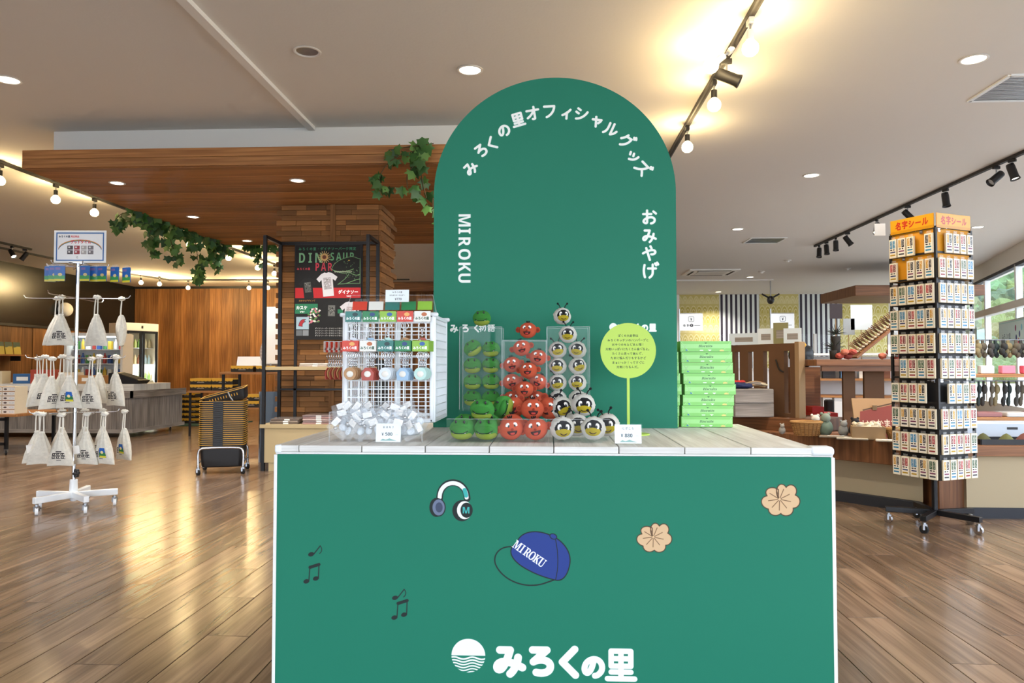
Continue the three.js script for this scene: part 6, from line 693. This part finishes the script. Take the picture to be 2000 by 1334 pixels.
  for (const [d, l] of [[12.9, 'nearer pale blue banner on the window wall'], [16.2, 'farther pale blue banner on the window wall']]) { const b = thing('window_banner', l, 'banner', [wallX(-d) - 0.09, 1.3, -d], Math.atan2(1, 0.335) + Math.PI); mesh('sheet', box(1.7, 0.46, 0.004, 0, 0.23, 0), flat(0xcfe9ec, 0.7), b); mesh('print', face(1.69, 0.45, 0, 0.23, 0.003), print(bt, 0.7), b); mesh('hem_bar', box(1.72, 0.02, 0.012, 0, 0.46, 0), M.steel, b); }
}
// ================= ceiling fittings =================
const warm = 0xffdc9c, cool = 0xfff8ee;
const bulbGlow = std({ color: 0xffffff, emissive: 0xffe6b8, emissiveIntensity: 6 }), discGlow = std({ color: 0xffffff, emissive: 0xfff0d8, emissiveIntensity: 7 });
function track(label, pts, y = CEIL) { const a = thing('light_track', label, 'light track'); for (let i = 0; i + 1 < pts.length; i++) { const [x0, z0] = pts[i], [x1, z1] = pts[i + 1], l = Math.hypot(x1 - x0, z1 - z0), g = mesh('rail', box(l, 0.032, 0.036), M.black, a); g.position.set((x0 + x1) / 2, y - 0.016, (z0 + z1) / 2); g.rotation.y = -Math.atan2(z1 - z0, x1 - x0); mesh('rail_slot', box(l, 0.002, 0.014, 0, -0.016, 0), M.dark, g); } return a; }
function bulb(x, z, label, whiteBody = false, drop = 0.17, power = 0.65, tilt = 0) {
  const a = thing('globe_bulb_lamp', label, 'lamp', [x, CEIL - 0.032, z], 0, 'globe bulbs on the ceiling tracks'), m = whiteBody ? M.plasticWhite : M.black;
  mesh('adapter', rbox(0.03, 0.035, 0.07, 0, -0.0175, 0, 0.004), m, a); const s = mesh('stem', cyl(0.007, 0.007, 0.04, 0, -0.05, 0, 8), M.steel, a); const so = mesh('socket', cyl(0.021, 0.021, 0.055, 0, -0.095, 0, 14), m, a); const b = mesh('bulb', lathe([[0, -0.215], [0.025, -0.211], [0.042, -0.195], [0.0475, -0.172], [0.043, -0.15], [0.028, -0.132], [0.016, -0.122], [0, -0.122]].map(([r, y]) => [r, y]), 20), bulbGlow, a);
  const l = new THREE.PointLight(warm, power); l.position.set(0, -0.172, 0); l.castShadow = true; a.add(l); if (tilt) a.rotation.z = tilt; return a;
}
function spot(x, z, yaw, pitch, label, lit = true, power = 4, body = M.black) {
  const a = thing('track_spotlight', label, 'spotlight', [x, CEIL - 0.032, z], yaw, 'spotlights on the ceiling tracks'); mesh('adapter', rbox(0.03, 0.03, 0.07, 0, -0.015, 0, 0.004), M.black, a); mesh('stem', cyl(0.007, 0.007, 0.05, 0, -0.05, 0, 8), M.steel, a);
  const h = mesh('head', lathe([[0, 0.075], [0.035, 0.07], [0.038, 0.04], [0.038, -0.06], [0.045, -0.09], [0.041, -0.09], [0.034, -0.06], [0, -0.055]], 20), body, a); h.position.y = -0.115; h.rotation.x = -pitch; const g = mesh('lens', cyl(0.036, 0.036, 0.004, 0, -0.072, 0, 20), lit ? discGlow : M.steel, h);
  if (lit) { const l = new THREE.SpotLight(cool, power, 0, 0.55, 0.6); l.position.set(0, -0.08, 0); l.target.position.set(0, -1, 0); l.castShadow = true; h.add(l, l.target); } return a;
}
function downlight(x, z, label, y = CEIL, lit = true, r = 0.075, power = 12) {
  const a = thing('downlight', label, 'downlight', [x, y, z], 0, 'recessed downlights'); mesh('trim_ring', lathe([[r, 0], [r + 0.014, -0.002], [r + 0.014, -0.006], [r, -0.008], [r - 0.006, 0]], 28), M.white, a); mesh(lit ? 'lamp_disc' : 'reflector', lit ? cyl(r - 0.004, r - 0.004, 0.003, 0, -0.003, 0, 28) : lathe([[r - 0.006, -0.001], [r * 0.6, -0.006], [0.012, -0.003], [0, -0.003]], 24), lit ? discGlow : M.steel, a);
  if (lit) { const l = new THREE.SpotLight(cool, power, 0, 1.1, 0.7); l.position.set(0, -0.02, 0); l.target.position.set(0, -1, 0); l.castShadow = true; a.add(l, l.target); }
}
downlight(-3.8, -4.955, 'lit downlight in the ceiling at the far left edge'); downlight(-0.527, -4.943, 'lit downlight just left of the arched board top'); downlight(2.803, -4.928, 'lit downlight near the upper right ceiling vent'); downlight(-1.54, -4.6, 'unlit silver downlight right of the ceiling rail', CEIL, false);
downlight(2.791, -7.886, 'lit downlight between the two right hand tracks'); downlight(2.798, -10.95, 'lit downlight before the small ceiling vent'); downlight(4.587, -16.917, 'small far downlight past the ceiling air conditioner'); downlight(6.239, -10.957, 'lit downlight beside the sticker rack header'); downlight(4.641, -20.27, 'farthest small downlight over the striped wall');
[[-7.1, -1.65], [-3.8, -1.65], [2.8, -1.65], [-7.1, -4.95], [-7.2, -7.9]].forEach(([x, z], i) => downlight(x, z, `added downlight outside the view brightening the ceiling, ${ORD[i]} of the near rows`));  // extra lamps out of view, added to brighten floor and ceiling
for (const [x, z, l] of [[-3.8, -6.29, 'front left'], [-2.18, -6.28, 'front right'], [-3.84, -7.77, 'middle left'], [-3.88, -9.3, 'back left']]) downlight(x, z, `lit downlight in the wooden canopy, ${l}`, 2.6, true, 0.055, 6);
track('black light track running from above the arched board toward the camera', [[1.16, -0.5], [1.16, -7.1]]); track('black light track on the left of the wooden canopy', [[-5.37, -3], [-5.37, -7.5], [-5.37, -14.6]]); track('long black light track above the sticker rack', [[4.46, -3], [4.46, -12.5]]); track('black light track along the back wood wall', [[-9.3, -11.2], [-9.1, -15.5], [-8.8, -16.7], [-3.2, -16.9]]); track('short black track before the black left wall', [[-8.87, -9.5], [-8.87, -12.2]]);
bulb(1.16, -6.13, 'glowing globe bulb nearest the arched board edge'); bulb(1.16, -5.14, 'glowing globe bulb second up the right hand track'); bulb(1.16, -4.22, 'glowing globe bulb on a white socket', true); bulb(1.16, -4.62, 'glowing globe bulb tilted sideways on a white socket', true, 0.17, 0.65, -0.9); spot(1.16, -4.78, 1.35, 1.1, 'lit black cylinder spotlight among the globe bulbs'); bulb(1.16, -3.5, 'glowing globe bulb cut by the top edge', true);
bulb(-5.37, -7.75, 'first whole globe bulb on the left track'); bulb(-5.37, -8.44, 'second whole globe bulb on the left track'); bulb(-5.37, -6.93, 'globe bulb cut by the left edge'); for (const [z, l] of [[-10.77, 'globe bulb glowing through the ivy'], [-12.12, 'globe bulb below the ivy'], [-13.37, 'globe bulb left of the frame rack'], [-14.2, 'globe bulb seen inside the frame rack corner']]) bulb(-5.37, z, l, false, 0.17, 1.1);
[[-8.85, -15.6, 'far left globe bulb over the fridge'], [-8.6, -15.9, 'second globe bulb over the fridge'], [-8.35, -16.7, 'globe bulb high on the back wall, left'], [-6.95, -16.8, 'globe bulb high on the back wall, middle'], [-6.5, -16.8, 'globe bulb high on the back wall, right']].forEach(([x, z, l]) => bulb(x, z, l, false, 0.17, 2.4));
spot(-8.87, -11.75, 1.2, 0.7, 'lit spotlight before the black wall'); spot(-8.87, -12.05, -1.2, 0.6, 'unlit spotlight before the black wall', false);
[[-7.25, 0.6, 0.3, 'bright spotlight at the right edge', true], [-7.5, -1.4, 0.9, 'tilted dark spotlight at the right edge', false], [-8.44, 0.3, 0.15, 'dark cylinder spotlight over the sticker rack', false], [-9.31, 1.2, 0.7, 'spotlight tilted right above the rack header', true], [-10.17, -0.6, 0.5, 'lit spotlight left of the rack header', true], [-11.15, 1.2, 0.6, 'flared spotlight fourth from the track end', true], [-11.6, -0.3, 0.1, 'spotlight third from the track end', false], [-11.98, 0.2, 0.12, 'spotlight second from the track end', false], [-12.3, -0.5, 0.25, 'last spotlight at the track end', false]].forEach(([z, y, p, l, lit]) => spot(4.46, z, y, p, l, lit, 4));
function vent(x, z, w, d, label, n) { const v = thing('ceiling_vent', label, 'vent', [x, CEIL, z]); mesh('frame', [box(w, 0.012, 0.03, 0, -0.006, d / 2), box(w, 0.012, 0.03, 0, -0.006, -d / 2), box(0.03, 0.012, d, w / 2, -0.006, 0), box(0.03, 0.012, d, -w / 2, -0.006, 0)], M.plasticWhite, v); mesh('backing', box(w - 0.03, 0.002, d - 0.03, 0, -0.001, 0), M.kick, v); for (let i = 0; i < n; i++) mesh('slat', box(w - 0.03, 0.003, 0.018, 0, -0.006, -d / 2 + d * (i + 0.5) / n), M.steel, v); }
vent(3.48, -5.46, 0.55, 0.5, 'square silver ceiling vent at the right edge', 18); vent(3.48, -11.96, 0.55, 0.48, 'small grey ceiling vent near the middle', 8);
{ const a = thing('ceiling_air_conditioner', 'flush white cassette air conditioner in the ceiling', 'air conditioner', [3.48, CEIL, -15.95]); mesh('panel', rbox(1.05, 0.03, 1.0, 0, -0.015, 0, 0.01), M.white, a); mesh('grille', rbox(0.6, 0.012, 0.55, 0, -0.034, 0, 0.004), M.plaster, a); for (const [x, z, w, d] of [[0, 0.4, 0.7, 0.05], [0, -0.4, 0.7, 0.05], [0.42, 0, 0.05, 0.65], [-0.42, 0, 0.05, 0.65]]) mesh('outlet', box(w, 0.006, d, x, -0.031, z), M.dark, a); }
for (const [x, z, l] of [[4.57, -14.24, 'white smoke sensor dome past the spotlights'], [6.19, -15.5, 'white smoke sensor dome nearer the windows'], [4.56, -15.92, 'flat round ceiling speaker beside the air conditioner'], [-8.1, -8.2, 'small white sensor over the bag stand title card']]) { const s = thing('smoke_sensor', l, 'sensor', [x, CEIL, z]); mesh('base', cyl(0.07, 0.06, 0.02, 0, -0.01, 0, 20), M.plaster, s); mesh('dome', sph(0.035, 0, -0.022, 0, 1, 0.7, 1), M.white, s); }
for (const [x, z, y, l] of [[5.19, -17.42, 2.52, 'black pendant camera on a long ceiling pole'], [8.3, -17.6, 2.6, 'grey security camera on a short ceiling arm']]) { const c = thing('security_camera', l, 'camera', [x, 0, z]); mesh('pole', cyl(0.015, 0.015, CEIL - y, 0, (CEIL + y) / 2, 0, 10), M.steel, c); mesh('base', cyl(0.07, 0.07, 0.02, 0, CEIL - 0.01, 0, 16), M.white, c); mesh('body', sph(0.09, 0, y, 0, 0.9, 1.1, 1.2), M.black, c); mesh('arm', [rod([0, y + 0.03, 0], [-0.2, y + 0.14, 0], 0.02), rod([0, y + 0.03, 0], [0.2, y + 0.14, 0], 0.02)], M.black, c); }
renderer.render(scene, camera);
